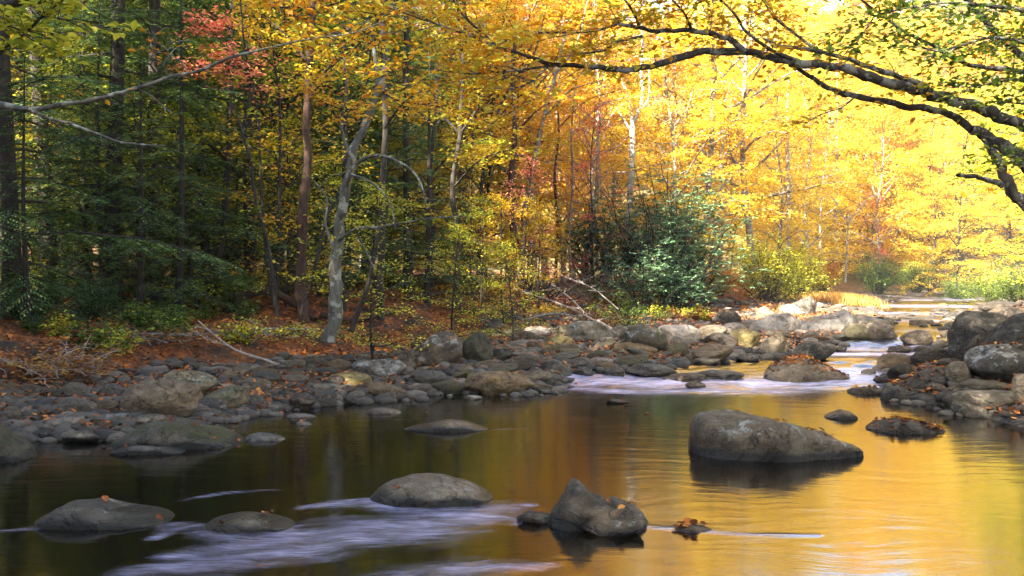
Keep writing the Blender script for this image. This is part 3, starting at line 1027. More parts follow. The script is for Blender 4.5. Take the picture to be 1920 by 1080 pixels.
# a few float along the slack edge of the pool
fx, fy = g.uniform(-6, 3, 900), g.uniform(5, 15, 900)
dd, bw, lf, ins = ground_info(fx, fy)
ok = ins & (g.uniform(0, 1, 900) < np.where(dd < .5, .5, .02))
L.add(np.stack([fx[ok], fy[ok], zw(fy[ok]) + .006], 1), .055, .65, .06, a=np.stack([g.normal(size=ok.sum()), g.normal(size=ok.sum()), np.zeros(ok.sum())], 1))
obj('fallen_leaves_on_stones', L.mesh('fallen_leaves_on_stones', True), None, kind='stuff')
leaves_on_stones = bpy.data.objects['fallen_leaves_on_stones']

L = Leaves(4)
N = 150000
x = np.concatenate([g.uniform(-22, 11, N), g.uniform(-6, 13, N // 3)])
y = np.concatenate([6 + 40 * g.uniform(0, 1, N) ** 1.5, g.uniform(8, 60, N // 3)])
dd, bw, lf, ins = ground_info(x, y)
nz = fbm(x * .8, y * .8, 0, 77, 2)
p = np.where(dd > bw * .85, .85, .75) * np.clip(.72 + nz * .9, .04, 1)
ok = (~ins) & (g.uniform(0, 1, len(x)) < p)
x, y = x[ok], y[ok]
z = ground(x, y) + g.uniform(.004, .05, len(x)) + np.where(dd[ok] > bw[ok] * .85, 0, g.uniform(.02, .07, len(x)))
L.add(np.stack([x, y, z], 1), .075, .65, .4)
fl = L.mesh('fallen_leaves')


def litter_mat(name, stops):
    t = NT(name)
    gn = t.n('NewGeometry')
    nz = t.noise(gn.outputs['Position'], .9, 3)
    f = t.math('ADD', t.math('MULTIPLY', gn.outputs['Random Per Island'], .8), t.rng(nz, .3, .7, -.15, .25))
    c = t.ramp(f, stops)
    return t.surf(t.n('BsdfPrincipled', {'Base Color': c, 'Roughness': .7, 'Specular IOR Level': .3}))


LIT = litter_mat('fallen_leaves', [(0, (.05, .018, .008)), (.3, (.20, .06, .014)), (.6, (.46, .13, .02)), (.85, (.60, .20, .028)), (1, (.65, .36, .05))])
LIT2 = litter_mat('fallen_leaves_on_stones', [(0, (.05, .02, .01)), (.35, (.17, .055, .015)), (.7, (.36, .11, .022)), (1, (.52, .26, .05))])
obj('fallen_leaves', fl, LIT, kind='stuff')
leaves_on_stones.data.materials.append(LIT2)

# ------------------------------------------------------------------ foliage and bark
LM = {
    'gold': leaf_mat('gold_leaves', [(0, (.62, .27, .012)), (.3, (.82, .47, .02)), (.65, (.86, .61, .035)), (1, (.86, .76, .12))], .55),
    'beech': leaf_mat('beech_leaves', [(0, (.40, .09, .01)), (.3, (.74, .22, .012)), (.55, (.82, .36, .015)), (.8, (.80, .54, .03)), (1, (.56, .52, .05))], .5, clump=.35),
    'orange': leaf_mat('orange_leaves', [(0, (.45, .12, .01)), (.35, (.68, .27, .015)), (.7, (.78, .40, .02)), (1, (.80, .55, .04))], .55),
    'amber': leaf_mat('amber_leaves', [(0, (.55, .20, .015)), (.4, (.74, .40, .02)), (.7, (.78, .54, .03)), (1, (.60, .60, .05))], .55),
    'lime': leaf_mat('yellow_green_leaves', [(0, (.12, .15, .012)), (.4, (.34, .37, .025)), (.7, (.58, .56, .04)), (1, (.80, .70, .07))], .5),
    'green': leaf_mat('green_leaves', [(0, (.04, .08, .014)), (.5, (.12, .20, .03)), (.8, (.27, .34, .04)), (1, (.52, .50, .05))], .45),
    'hemlock': leaf_mat('hemlock_needles', [(0, (.025, .055, .018)), (.45, (.08, .155, .048)), (.8, (.17, .28, .07)), (1, (.36, .44, .10))], .3, clump=1.4),
    'rhodo': leaf_mat('rhododendron_leaves', [(0, (.035, .07, .032)), (.5, (.10, .19, .095)), (.85, (.19, .30, .14)), (1, (.36, .42, .12))], .25, rough=.35),
    'red': leaf_mat('red_leaves', [(0, (.50, .06, .04)), (.4, (.80, .17, .11)), (.8, (.88, .30, .18)), (1, (.86, .45, .14))], .5),
    'rust': leaf_mat('rusty_leaves', [(0, (.08, .03, .012)), (.5, (.22, .08, .02)), (.8, (.40, .14, .025)), (1, (.45, .25, .04))], .3),
    'straw': leaf_mat('dry_grass', [(0, (.40, .18, .04)), (.5, (.62, .34, .07)), (1, (.75, .52, .14))], .4),
}
BM = {
    'dark': bark_mat('dark_bark', (.012, .009, .007), (.045, .034, .026)),
    'brown': bark_mat('brown_bark', (.018, .009, .005), (.075, .034, .019)),
    'grey': bark_mat('grey_bark', (.09, .075, .062), (.24, .21, .175), (.32, .31, .28), 4, .3),
    'beech': bark_mat('beech_bark', (.022, .018, .013), (.085, .072, .055), (.24, .24, .21), 7, .45),
    'pale': bark_mat('pale_bark', (.16, .15, .14), (.36, .34, .33)),
    'birch': bark_mat('mottled_bark', (.05, .045, .035), (.18, .17, .14), (.30, .31, .27), 6, .4),
    'dead': bark_mat('bleached_wood', (.26, .20, .16), (.52, .44, .38)),
}


def unit(v):
    return v / (np.linalg.norm(v, axis=-1, keepdims=True) + 1e-9)


def sprout(L, B, line, g, n, length, size, per, s0=.25, r=.008, up=.05, spread=.16, thick=.05, droop=.12, aspect=.6, flat=.4, wood=1.0):
    """side twigs in a flat spray along a limb, each with its own leaves"""
    line = np.asarray(line)
    m = len(line)
    for k in range(n):
        s = s0 + (1 - s0) * (k + g.uniform(0, 1)) / n
        f = min(s, .999) * (m - 1)
        i = int(f)
        p = line[i] * (1 - (f - i)) + line[min(i + 1, m - 1)] * (f - i)
        tn = unit(line[min(i + 1, m - 1)] - line[max(i - 1, 0)])
        sd = np.array((-tn[1], tn[0], 0.0)) * (1 if k % 2 else -1)
        sd = unit(sd + np.array((0, 0, g.normal(0, .25)))) if np.linalg.norm(sd) > .2 else unit(g.normal(size=3) * np.array((1, 1, .2)))
        mixv = g.uniform(.35, 1.0)
        d = unit(tn * mixv + sd + np.array((0, 0, up + g.normal(0, .12))))
        ln = length * (1.15 - .6 * s) * g.uniform(.6, 1.25)
        q = np.linspace(0, 1, 5)[:, None]
        tw = p + d * ln * q + np.array((0, 0, -droop * ln)) * q ** 2 + g.normal(0, ln * .03, (5, 3)) * q
        if g.uniform() < wood:
            B.tube(tw, np.linspace(r, r * .3, 5), 3)
        if per:
            c = per if per > 1 else 1
            ss = g.uniform(.12, 1.08, c) ** .8 * 4
            ii = np.clip(ss.astype(int), 0, 3)
            w = (ss - ii)[:, None]
            ctr = tw[ii] * (1 - w) + tw[ii + 1] * w
            ctr = ctr + g.normal(0, 1, (c, 3)) * np.array((spread, spread, thick)) * ln / length
            L.add(ctr, size, aspect, flat)


def broadleaf(seed, H, cb, Rr, tr, nl, size, per, ntw=9, lean=0.0, fine=False, bare=False, thick=.07, spread=.2):
    g = np.random.default_rng(seed)
    L, B = Leaves(seed), Buf()
    q = np.linspace(0, 1, 12)
    a0 = g.uniform(0, 6)
    tk = np.stack([lean * q ** 1.5 * H * math.cos(a0) + .02 * H * noise3(q * 3, seed, 0), lean * q ** 1.5 * H * math.sin(a0) + .02 * H * noise3(q * 3, seed, 9), q * H * .96 - .3], 1)
    B.tube(tk, tr * .8 * (1 - q) ** 1.1 + .012 + tr * .4 * np.exp(-q * 30), 9, .12)

    for k in range(nl):
        s = (cb / H) + (.97 - cb / H) * ((k + g.uniform(0, .8)) / nl)
        f = s * 11
        i = min(int(f), 10)
        p = tk[i] * (1 - (f - i)) + tk[i + 1] * (f - i)
        az = k * 2.4 + g.normal(0, .3)
        t_ = (s - cb / H) / (1 - cb / H)
        ln = Rr * (math.sin(PI * min(1, .22 + t_ * .78)) ** .7 * .95 + .12) * g.uniform(.75, 1.15)
        el = g.uniform(.4, .95) + .45 * t_
        d = np.array((math.cos(az) * math.cos(el), math.sin(az) * math.cos(el), math.sin(el)))
        qq = np.linspace(0, 1, 7)[:, None]
        ln_pts = p + d * ln * qq + np.array((0, 0, -.34 * ln)) * qq ** 2 + np.cumsum(g.normal(0, ln * .035, (7, 3)), 0) * (qq > 0)
        r0 = max(.012, tr * (1 - s) ** .8 * .5)
        B.tube(ln_pts, np.linspace(r0, .006, 7), 5)
        sprout(L, B, ln_pts, g, ntw, ln * .48, size, 0 if bare else per, s0=.12, r=.009, spread=spread, thick=thick, wood=.8)
    return B.mesh('trunk'), (L.mesh('crown', fine) if not bare else None)


def hemlock(seed, H, cb, Rr, tr, nl, size=.075, per=15):
    g = np.random.default_rng(seed)
    L, B = Leaves(seed), Buf()
    q = np.linspace(0, 1, 10)
    tk = np.stack([.012 * H * noise3(q * 2, seed, 0), .012 * H * noise3(q * 2, seed, 5), q * H - .3], 1)
    B.tube(tk, tr * (1 - q) ** .9 + .012 + tr * .4 * np.exp(-q * 30), 9, .1)
    for k in range(nl):
        s = (cb + (H - cb) * ((k + g.uniform(0, .9)) / nl)) / H
        t_ = (s - cb / H) / (1 - cb / H)
        f = min(s, .999) * 9
        i = int(f)
        p = tk[i] * (1 - (f - i)) + tk[i + 1] * (f - i)
        az = k * 2.4 + g.normal(0, .35)
        ln = Rr * (1 - t_) ** .75 * g.uniform(.6, 1.1) + .3
        d = np.array((math.cos(az), math.sin(az), g.uniform(-.05, .25)))
        qq = np.linspace(0, 1, 8)[:, None]
        br = p + d * ln * qq + np.array((0, 0, -.28 * ln)) * qq ** 1.8 + np.cumsum(g.normal(0, ln * .012, (8, 3)), 0)
        B.tube(br, np.linspace(max(.01, tr * .22 * (1 - t_)), .005, 8), 4)
        ntw = int(6 + ln * 8)
        for j in range(ntw):
            u = .18 + .82 * (j + g.uniform(0, 1)) / ntw
            f = min(u, .999) * 7
            i2 = int(f)
            c = br[i2] * (1 - (f - i2)) + br[i2 + 1] * (f - i2)
            tn = unit(br[i2 + 1] - br[i2])
            sd = np.array((-tn[1], tn[0], 0.0)) * (1 if j % 2 else -1)
            dd = unit(tn * .75 + sd + np.array((0, 0, g.normal(-.12, .12))))
            tl = (.28 + .30 * ln * (1 - u)) * g.uniform(.7, 1.2)
            m = max(5, int(per * tl / .6))
            v = np.linspace(.05, 1, m)[:, None]
            cc = c + dd * tl * v + np.array((0, 0, -.18 * tl)) * v ** 2
            side = unit(np.cross(dd, (0, 0, 1.0)))
            sg = np.where(np.arange(m) % 2, 1, -1)[:, None]
            sl = size * (1.5 - .8 * v)
            aa = unit(dd * .75 + side * sg * .8 + np.array((0, 0, -.12)))
            L.add(cc + aa * sl * .5, sl[:, 0], .30, .3, a=aa, jit=.2)
            if j % 2 == 0:
                B.tube(np.stack([c, c + dd * tl * .5, c + dd * tl]) - np.array((0, 0, .0)), [.004, .003, .002], 3)
    return B.mesh('trunk'), L.mesh('crown')


def bush(seed, H, Rr, ns, size, per, aspect=.45, whorl=False, stem=.02, ntw=8, flat=.5, fine=False):
    g = np.random.default_rng(seed)
    L, B = Leaves(seed), Buf()
    for k in range(ns):
        az = k * 2.4 + g.normal(0, .4)
        rr = Rr * math.sqrt((k + .5) / ns) * g.uniform(.7, 1.1)
        hh = H * (1 - .55 * (rr / Rr) ** 2) * g.uniform(.6, 1.05)
        qq = np.linspace(0, 1, 7)[:, None]
        end_ = np.array((math.cos(az) * rr, math.sin(az) * rr, hh))
        st_ = np.array((math.cos(az), math.sin(az), 0)) * Rr * .08
        ln = st_ * (1 - qq) + end_ * qq
        ln[:, 2] = hh * qq[:, 0] ** .8 - .1 * (1 - qq[:, 0])
        ln += g.normal(0, .02 * H, (7, 3)) * qq
        B.tube(ln, np.linspace(stem, .005, 7), 4)
        if whorl:      # rosettes of long leaves at the twig ends
            for j in range(ntw * 3):
                u = g.uniform(.25, 1)
                i = min(int(u * 6), 5)
                c = ln[i] * (1 - (u * 6 - i)) + ln[i + 1] * (u * 6 - i) + g.normal(0, .17 * Rr * .5, 3)
                m = per
                th = np.linspace(0, 2 * PI, m, endpoint=False) + g.uniform(0, 6)
                a = np.stack([np.cos(th), np.sin(th), g.normal(-.15, .22, m)], 1)
                L.add(c + unit(a) * size * .5, size, aspect, .25, a=a)
        else:
            sprout(L, B, ln, g, ntw, H * .35, size, per, s0=.15, r=.005, spread=.1, thick=.09, aspect=aspect, flat=flat)
    return B.mesh('stems'), L.mesh('leaves', fine)


def plant_tree(kind, data, loc, lmat, bmat, label, cat='tree', group=None, rz=None, sc=1.0, g=np.random.default_rng(99), tilt=(0, 0), parts=('trunk', 'crown')):
    e = bpy.data.objects.new(kind, None)
    COL.objects.link(e)
    e.location = tuple(float(c) for c in loc)
    e.rotation_euler = (tilt[0], tilt[1], g.uniform(0, 6.28) if rz is None else rz)
    s = (sc, sc, sc) if np.isscalar(sc) else sc
    e.scale = s
    tag(e, label, cat, group)
    obj(parts[0], data[0], BM[bmat], parent=e)
    if data[1] is not None and lmat:
        obj(parts[1], data[1], LM[lmat], parent=e)
    return e


def base(px, Y):
    """ground point under a photo column at a distance"""
    x = ray(px, 540)[0] * Y
    return (x, Y, float(ground(x, Y)))


def limb_tree(name, label, limbs, bmat, lmat=None, leafy=None, seed=1, cat='tree', group=None, sides=8, fine=True, size=.09, parts=('trunk', 'crown')):
    """a tree or branch whose limbs are followed one by one: limbs = [(photo points, near distance, far distance, width at start, width at end, twigs, twig length, leaves per twig)]"""
    g = np.random.default_rng(seed)
    L, B = Leaves(seed), Buf()
    org = None
    for pts, Ya, Yb, wa, wb, nt, tl, per in limbs:
        n = len(pts)
        Ys = np.linspace(Ya, Yb, n)
        W = [P(px, py, Yy) for (px, py), Yy in zip(pts, Ys)]
        ln = smooth_line(W, 5)
        if org is None:
            org = ln[0].copy()
        ln = ln - org
        rad = np.linspace(wa, wb, len(ln)) / 2 / FPX * np.linspace(Ya, Yb, len(ln))
        wob = np.stack([noise3(np.arange(len(ln)) * .7, seed + k * 3, len(pts)) for k in range(3)], 1) * rad[:, None] * .35
        B.tube(ln + wob, rad * (1 + .12 * noise3(np.arange(len(ln)) * 1.3, seed, 4)), sides if wa > 9 else 5, .14)
        if nt:
            sprout(L, B, ln, g, nt, tl, size, per, s0=.08, r=.0055, spread=.12, thick=.05, up=.08)
    e = bpy.data.objects.new(name, None)
    COL.objects.link(e)
    e.location = org
    tag(e, label, cat, group)
    obj(parts[0], B.mesh(parts[0]), BM[bmat], parent=e)
    if L.c and lmat:
        obj(parts[1], L.mesh(parts[1], fine), LM[lmat], parent=e)
    return e
# ------------------------------------------------------------------ the plants of this place
g = np.random.default_rng(33)
HEM = [hemlock(11, 13, .9, 3.1, .15, 66, .085, 20), hemlock(12, 15, 1.6, 3.4, .17, 68, .085, 20), hemlock(13, 10, .5, 2.6, .11, 58, .085, 20)]
BIG = [broadleaf(21, 15, 2.0, 3.8, .13, 40, .105, 72), broadleaf(22, 14, 1.0, 3.5, .10, 40, .10, 70, lean=.08), broadleaf(23, 12, .6, 3.2, .08, 36, .10, 70, lean=.14),
       broadleaf(24, 17, 3.0, 4.2, .15, 42, .11, 74, lean=.05)]
SAP = [broadleaf(31, 5.5, .5, 1.7, .035, 16, .075, 26, ntw=7), broadleaf(32, 4.2, .4, 1.5, .03, 14, .07, 26, ntw=7, lean=.12)]
FAR = [broadleaf(41, 15, .6, 4.5, .15, 34, .21, 50, ntw=8, spread=.34, thick=.16), broadleaf(42, 17, 1.5, 4.8, .17, 34, .21, 50, ntw=8, spread=.34, thick=.16)]
RHO = [bush(51, 3.2, 2.0, 30, .13, 7, .34, True), bush(52, 2.2, 1.9, 24, .12, 7, .36, True)]
SHR = [bush(61, 1.6, 1.1, 34, .06, 34), bush(62, .7, .8, 16, .055, 14, ntw=6)]

# dark hemlocks in the shaded wood
for px, Yy, k, sc, lab in [
    (20, 15.5, 0, .95, 'dark hemlock with trunk nearest the frame edge over the shaded bank'),
    (78, 18.5, 1, 1.0, 'thick trunked dark hemlock behind the one at the frame edge'),
    (152, 21.5, 2, 1.2, 'thin straight hemlock between two thicker dark trunks'),
    (221, 18.2, 1, .98, 'tall black trunked hemlock above the small green maple plants'),
    (294, 19.6, 0, 1.05, 'hemlock with a stout black trunk under the forked grey branch tip'),
    (350, 26, 0, 1.1, 'hemlock set back between the black trunks and the pale trunks'),
    (120, 28, 1, 1.0, 'hemlock deep in the wood behind the twin black trunks'),
    (520, 27, 2, 1.25, 'hemlock standing behind the reddish brown trunk'),
    (760, 25, 2, 1.1, 'small hemlock in shade behind the mottled leaning tree'),
    (868, 30, 2, 1.15, 'blue green hemlock spray among the orange crowns'),
]:
    plant_tree('hemlock_tree', HEM[k], base(px, Yy), 'hemlock', 'dark', lab, sc=sc, group='hemlocks of the shaded wood')
for x, y, k, sc in [(-10.5, 11.5, 0, 1.0), (-13.5, 16, 1, 1.05), (-17, 22, 0, 1.1), (-9.5, 33, 1, 1.1), (-15, 31, 0, 1.1), (-21, 30, 1, 1.2), (-12, 38, 1, 1.2), (-19, 40, 0, 1.3), (-5.5, 38, 0, 1.2),
                    (-13, 24.5, 2, 1.3), (-6.4, 32, 2, 1.2), (-14, 9, 1, 1.1), (-18, 13, 0, 1.2), (-24, 20, 1, 1.3)]:
    plant_tree('hemlock_tree', HEM[k], (x, y, float(ground(x, y))), 'hemlock', 'dark', 'dark green hemlock filling the shade far inside the wood', sc=sc, group='hemlocks filling the depth of the wood')

# young hemlocks whose sprays fill the air between the trunks
for k, (px, Yy, sc, lab) in enumerate([
    (45, 14.8, .42, 'young hemlock with low sprays at the frame edge'), (120, 19.5, .5, 'young hemlock between the two thickest trunks'),
    (190, 17.8, .4, 'young hemlock in front of the thin straight trunk'), (262, 17, .5, 'young hemlock between the tall and the stout black trunk'),
    (340, 17.5, .48, 'young hemlock right of the stout black trunk'), (380, 21, .6, 'young hemlock before the leftmost pale trunk'),
     
    (160, 18.5, .6, 'half grown hemlock above the green shrub'), (515, 23.5, .6, 'young hemlock left of the reddish trunk'),
    (640, 20.5, .5, 'young hemlock in the shade behind the mottled tree'), (330, 21.5, .8, 'half grown hemlock with wide level sprays in the wood'),
    (10, 19.5, .8, 'half grown hemlock shading the frame edge'), (800, 22.5, .45, 'young hemlock in the dark hollow right of the slim black trunk'),
    (445, 24.5, .7, 'half grown hemlock between the pale trunks')]):
    plant_tree('hemlock_tree', HEM[(k + 2) % 3], base(px, Yy), 'hemlock', 'dark', lab, sc=sc)

# trees the photograph shows one by one
limb_tree('tree', 'straight reddish brown trunk left of the mottled leaning tree',
          [([(570, 606), (562, 540), (566, 430), (574, 300), (578, 180), (585, 60), (590, -60), (596, -260)], 17.2, 17.6, 21, 10, 0, 0, 0),
           ([(577, 190), (620, 120), (680, 70), (720, 30)], 17.4, 16.5, 6, 2, 9, .8, 30), ([(580, 120), (530, 60), (480, 20)], 17.4, 18.2, 6, 2, 8, .8, 30),
           ([(586, 20), (640, -40), (720, -80)], 17.4, 16, 6, 2, 9, .9, 30), ([(588, -60), (520, -120), (450, -160)], 17.4, 18, 6, 2, 9, .9, 30)], 'brown', 'amber', seed=71)
limb_tree('tree', 'leaning tree with mottled pale bark and arching bare twigs at the bank edge',
          [([(617, 642), (626, 580), (629, 520), (634, 450), (646, 370), (654, 320), (664, 280), (690, 220), (716, 150), (730, 60)], 13.9, 13.6, 27, 8, 6, .6, 22),
           ([(648, 350), (670, 306), (705, 292), (745, 302), (785, 335), (800, 392)], 13.7, 12.8, 9, 3, 8, .42, 7),
           ([(640, 410), (652, 340), (668, 270), (700, 205), (705, 120), (690, 40)], 13.8, 14.3, 12, 5, 8, .7, 24),
           ([(634, 450), (668, 430), (720, 424), (790, 412), (870, 405)], 13.7, 12.6, 7, 2, 11, .4, 9),
           ([(632, 480), (610, 420), (612, 370), (580, 330)], 13.8, 14.4, 6, 2, 8, .4, 8),
           ([(660, 300), (640, 240), (650, 160), (640, 80)], 13.7, 13.2, 7, 3, 8, .5, 14),
           ([(655, 325), (700, 345), (730, 380), (742, 430)], 13.6, 12.9, 5, 2, 7, .35, 8),
           ([(668, 430), (690, 480), (702, 502)], 13.5, 13.0, 4, 1.5, 3, .3, 4)], 'birch', 'lime', seed=72, size=.055)
limb_tree('tree', 'slim black trunk standing right of the mottled leaning tree',
          [([(713, 598), (713, 500), (716, 400), (720, 300), (722, 200), (720, 60), (715, -150)], 17, 17.2, 15, 9, 0, 0, 0),
           ([(721, 240), (760, 190), (810, 160)], 17, 16, 5, 2, 7, .6, 22)], 'dark', 'amber', seed=73)
limb_tree('tree', 'short dark stem leaning right at the foot of the mottled tree',
          [([(660, 622), (676, 575), (694, 520), (706, 460), (712, 420)], 14.6, 15, 11, 5, 5, .4, 12)], 'dark', 'lime', seed=74, size=.06)
limb_tree('tree', 'sinuous thin black stem between the pale trunks and the reddish trunk',
          [([(520, 590), (512, 520), (500, 450), (486, 400), (476, 350), (470, 300), (455, 250), (462, 210), (478, 160)], 15.6, 15.4, 8, 4, 4, .5, 12),
           ([(455, 250), (440, 200), (436, 150)], 15.4, 15.6, 4, 2, 3, .5, 12)], 'dark', 'lime', seed=75)
limb_tree('tree', 'black trunk curving beside the three pale trunks',
          [([(400, 518), (412, 460), (424, 380), (428, 290), (431, 200), (432, 120), (440, -60)], 19.4, 19.6, 14, 9, 0, 0, 0),
           ([(428, 300), (400, 250), (385, 190)], 19.5, 19, 4, 2, 5, .6, 16)], 'dark', 'green', seed=76)
limb_tree('tree', 'thin dark stem rising to the right behind the mottled tree',
          [([(565, 590), (590, 500), (612, 410), (640, 350), (672, 300)], 15.8, 16.4, 8, 4, 5, .5, 14)], 'dark', 'lime', seed=77)
for k, (px, w, Yy, lab) in enumerate([(415, 17, 31, 'pale trunk in the sunlit gap, leftmost of three standing together'), (448, 14, 33, 'pale mottled trunk in the middle of the three in the gap'),
                                      (468, 17, 30, 'pale trunk closest to the sinuous black stem'), (206, 11, 30, 'pale trunk glimpsed behind the hemlocks'), (375, 12, 34, 'faint pale trunk low behind hemlock sprays')]):
    limb_tree('tree', lab, [([(px - 2, 560), (px, 400), (px + 4, 250), (px + 2, 90), (px + 6, -120)], Yy, Yy, w, w * .7, 0, 0, 0),
                            ([(px + 3, 160), (px + 50, 80), (px + 90, 30)], Yy, Yy - 1, 6, 2, 10, 1.1, 30), ([(px + 3, 120), (px - 50, 60), (px - 80, 0)], Yy, Yy + 1, 6, 2, 10, 1.1, 30)],
              'pale', 'lime', seed=80 + k, size=.11, fine=False, group='pale trunks behind the hemlocks')
for k, (pts, Yy, w, lm, bm_, lab) in enumerate([
    ([(800, 566), (806, 500), (812, 420), (806, 330), (815, 240), (820, 120)], 24, 15, 'lime', 'dark', 'dark trunk in the shade above the leaf covered ledge'),
    ([(854, 578), (858, 500), (858, 430), (850, 350), (862, 250), (870, 100)], 21.5, 13, 'amber', 'dark', 'dark trunk with a mossy foot above the green boulder'),
    ([(893, 560), (900, 440), (905, 330), (925, 230), (965, 150), (1000, 80)], 28, 9, 'orange', 'dark', 'black trunk leaning right through the orange crowns'),
    ([(962, 520), (962, 420), (958, 330), (966, 250), (962, 160), (966, 60)], 27, 14, 'amber', 'brown', 'brown trunk before the yellow gap, with a leaning neighbour'),
    ([(978, 500), (984, 400), (1000, 310), (1020, 220), (1042, 140), (1060, 60)], 31, 12, 'gold', 'grey', 'grey trunk leaning right beside the brown trunk'),
    ([(866, 480), (872, 380), (880, 290), (900, 215), (935, 160), (960, 120)], 32, 11, 'orange', 'dark', 'dark curved trunk rising behind the blue green hemlock spray'),
    ([(1070, 520), (1068, 430), (1075, 340), (1072, 250), (1080, 150)], 33, 6, 'amber', 'grey', 'slender grey stem left of the rhododendron thicket'),
    ([(1042, 520), (1046, 430), (1040, 340), (1048, 240), (1040, 140)], 35, 7, 'orange', 'brown', 'slender brown stem among orange leaves'),
    ([(1120, 500), (1118, 420), (1110, 330), (1125, 240), (1120, 120)], 38, 7, 'gold', 'grey', 'thin straight stem just behind the rhododendron thicket'),
]):
    limb_tree('tree', lab, [(pts, Yy, Yy, w, w * .55, 0, 0, 0),
                            ([pts[3], (pts[3][0] + 50, pts[3][1] - 50), (pts[3][0] + 110, pts[3][1] - 70)], Yy, Yy - 1, w * .4, 2, 10, .9, 30),
                            ([pts[4], (pts[4][0] - 55, pts[4][1] - 50), (pts[4][0] - 110, pts[4][1] - 60)], Yy, Yy + 1, w * .4, 2, 10, .9, 30),
                            ([pts[4], (pts[4][0] + 40, pts[4][1] - 60), (pts[4][0] + 60, pts[4][1] - 140)], Yy, Yy - .5, w * .4, 2, 10, .9, 30),
                            ([pts[2], (pts[2][0] - 45, pts[2][1] - 35), (pts[2][0] - 80, pts[2][1] - 40)], Yy, Yy + .5, w * .3, 2, 7, .7, 22)],
              bm_, lm, seed=90 + k, size=.10, fine=False)
limb_tree('tree', 'pale grey tree with a forked crown in the golden wood',
          [([(1178, 520), (1180, 420), (1184, 330), (1186, 270), (1187, 235)], 38, 38, 14, 11, 0, 0, 0),
           ([(1187, 235), (1180, 190), (1165, 150), (1150, 120)], 38, 38, 8, 4, 8, 1.0, 26), ([(1187, 235), (1205, 190), (1203, 130), (1205, 80), (1200, 0)], 38, 38, 9, 4, 9, 1.2, 26),
           ([(1190, 220), (1215, 185), (1218, 140), (1213, 120)], 38, 38, 6, 3, 8, 1.0, 26), ([(1186, 250), (1160, 210), (1140, 180), (1130, 130)], 38, 38.5, 5, 2, 8, 1, 26)],
          'pale', 'gold', seed=110, fine=False, size=.12)
for k, (pts, Yy, w, lab) in enumerate([
    ([(1477, 500), (1478, 420), (1478, 340), (1477, 250), (1480, 120)], 66, 9, 'tall pale trunk in the misty gap above the yellow shrub'),
    ([(1568, 490), (1567, 420), (1569, 330), (1570, 220), (1568, 100)], 78, 8, 'tall pale trunk in the misty gap left of the red tree'),
    ([(1584, 530), (1588, 470), (1590, 420), (1594, 400)], 72, 4, 'thin bleached stem leaning over the green waterside bush'),
    ([(1332, 500), (1340, 440), (1355, 380), (1352, 300), (1370, 200)], 46, 8, 'slim grey trunk with a bend behind the rhododendron edge'),
    ([(1352, 520), (1352, 460), (1362, 400), (1368, 320)], 44, 6, 'slim trunk beside orange undergrowth')]):
    limb_tree('tree', lab, [(pts, Yy, Yy, w, w * .6, 0, 0, 0), ([pts[-2], (pts[-2][0] + 30, pts[-2][1] - 40), (pts[-2][0] + 60, pts[-2][1] - 60)], Yy, Yy, 3, 1, 8, 1.5, 20),
                            ([pts[-2], (pts[-2][0] - 30, pts[-2][1] - 50), (pts[-2][0] - 60, pts[-2][1] - 60)], Yy, Yy, 3, 1, 8, 1.5, 20)], 'pale', 'gold', seed=120 + k, size=.17, fine=False)

# thin woodland: crowns in layers behind those
done = []
def room(x, y, r):
    if any((x - a) ** 2 + (y - b) ** 2 < r * r for a, b in done):
        return False
    dd, bw, lf, ins = ground_info(x, y)
    if ins or dd < 1.6:
        return False
    px = 960 + FPX * x / y if y > 1 else -9e3
    return True


MID = [
    ((-60, 640), (20, 31), 11, BIG, ['green', 'green', 'amber', 'lime'], 'green or yellow green tree leafing out between the dark hemlock trunks', 'leafy trees among the hemlocks'),
    # photo columns, distances, count, kinds, leaf kinds, label, group
    ((380, 760), (24, 44), 13, BIG, ['green', 'lime', 'amber', 'green'], 'green and yellow leaved tree crowding in behind the reddish trunk', 'yellow green trees behind the reddish trunk'),
    ((700, 1000), (27, 48), 12, BIG, ['orange', 'amber', 'orange', 'lime'], 'orange and green leaved tree in the middle of the far wood', 'orange trees in the middle of the wood'),
    ((960, 1330), (38, 60), 14, BIG, ['gold', 'amber', 'gold', 'orange'], 'gold leaved tree above and behind the rhododendron thicket', 'gold trees behind the rhododendrons'),
    ((1300, 1540), (50, 84), 12, BIG, ['gold', 'gold', 'gold', 'amber'], 'bright yellow tree on the sunlit bank beyond the bar', 'bright yellow trees beyond the bar'),
    ((0, 380), (30, 50), 10, BIG, ['green', 'lime', 'green', 'green'], 'green leaved tree deep behind the hemlocks', 'green trees deep behind the hemlocks'),
]
for (p0, p1), (y0, y1), cnt, kinds, lms, lab, grp in MID:
    c_ = tries = 0
    while c_ < cnt and tries < 400:
        tries += 1
        Yy = g.uniform(y0, y1)
        px = g.uniform(p0, p1)
        x, y, z = base(px, Yy)
        if not room(x, y, 2.3):
            continue
        done.append((x, y))
        plant_tree('tree', kinds[int(g.integers(len(kinds)))], (x, y, z), lms[c_ % 4], ['grey', 'pale', 'grey', 'grey'][c_ % 4] if p0 > 900 else 'dark', lab, sc=g.uniform(.8, 1.15) * (1 if p0 < 900 else 1.3), group=grp)
        c_ += 1
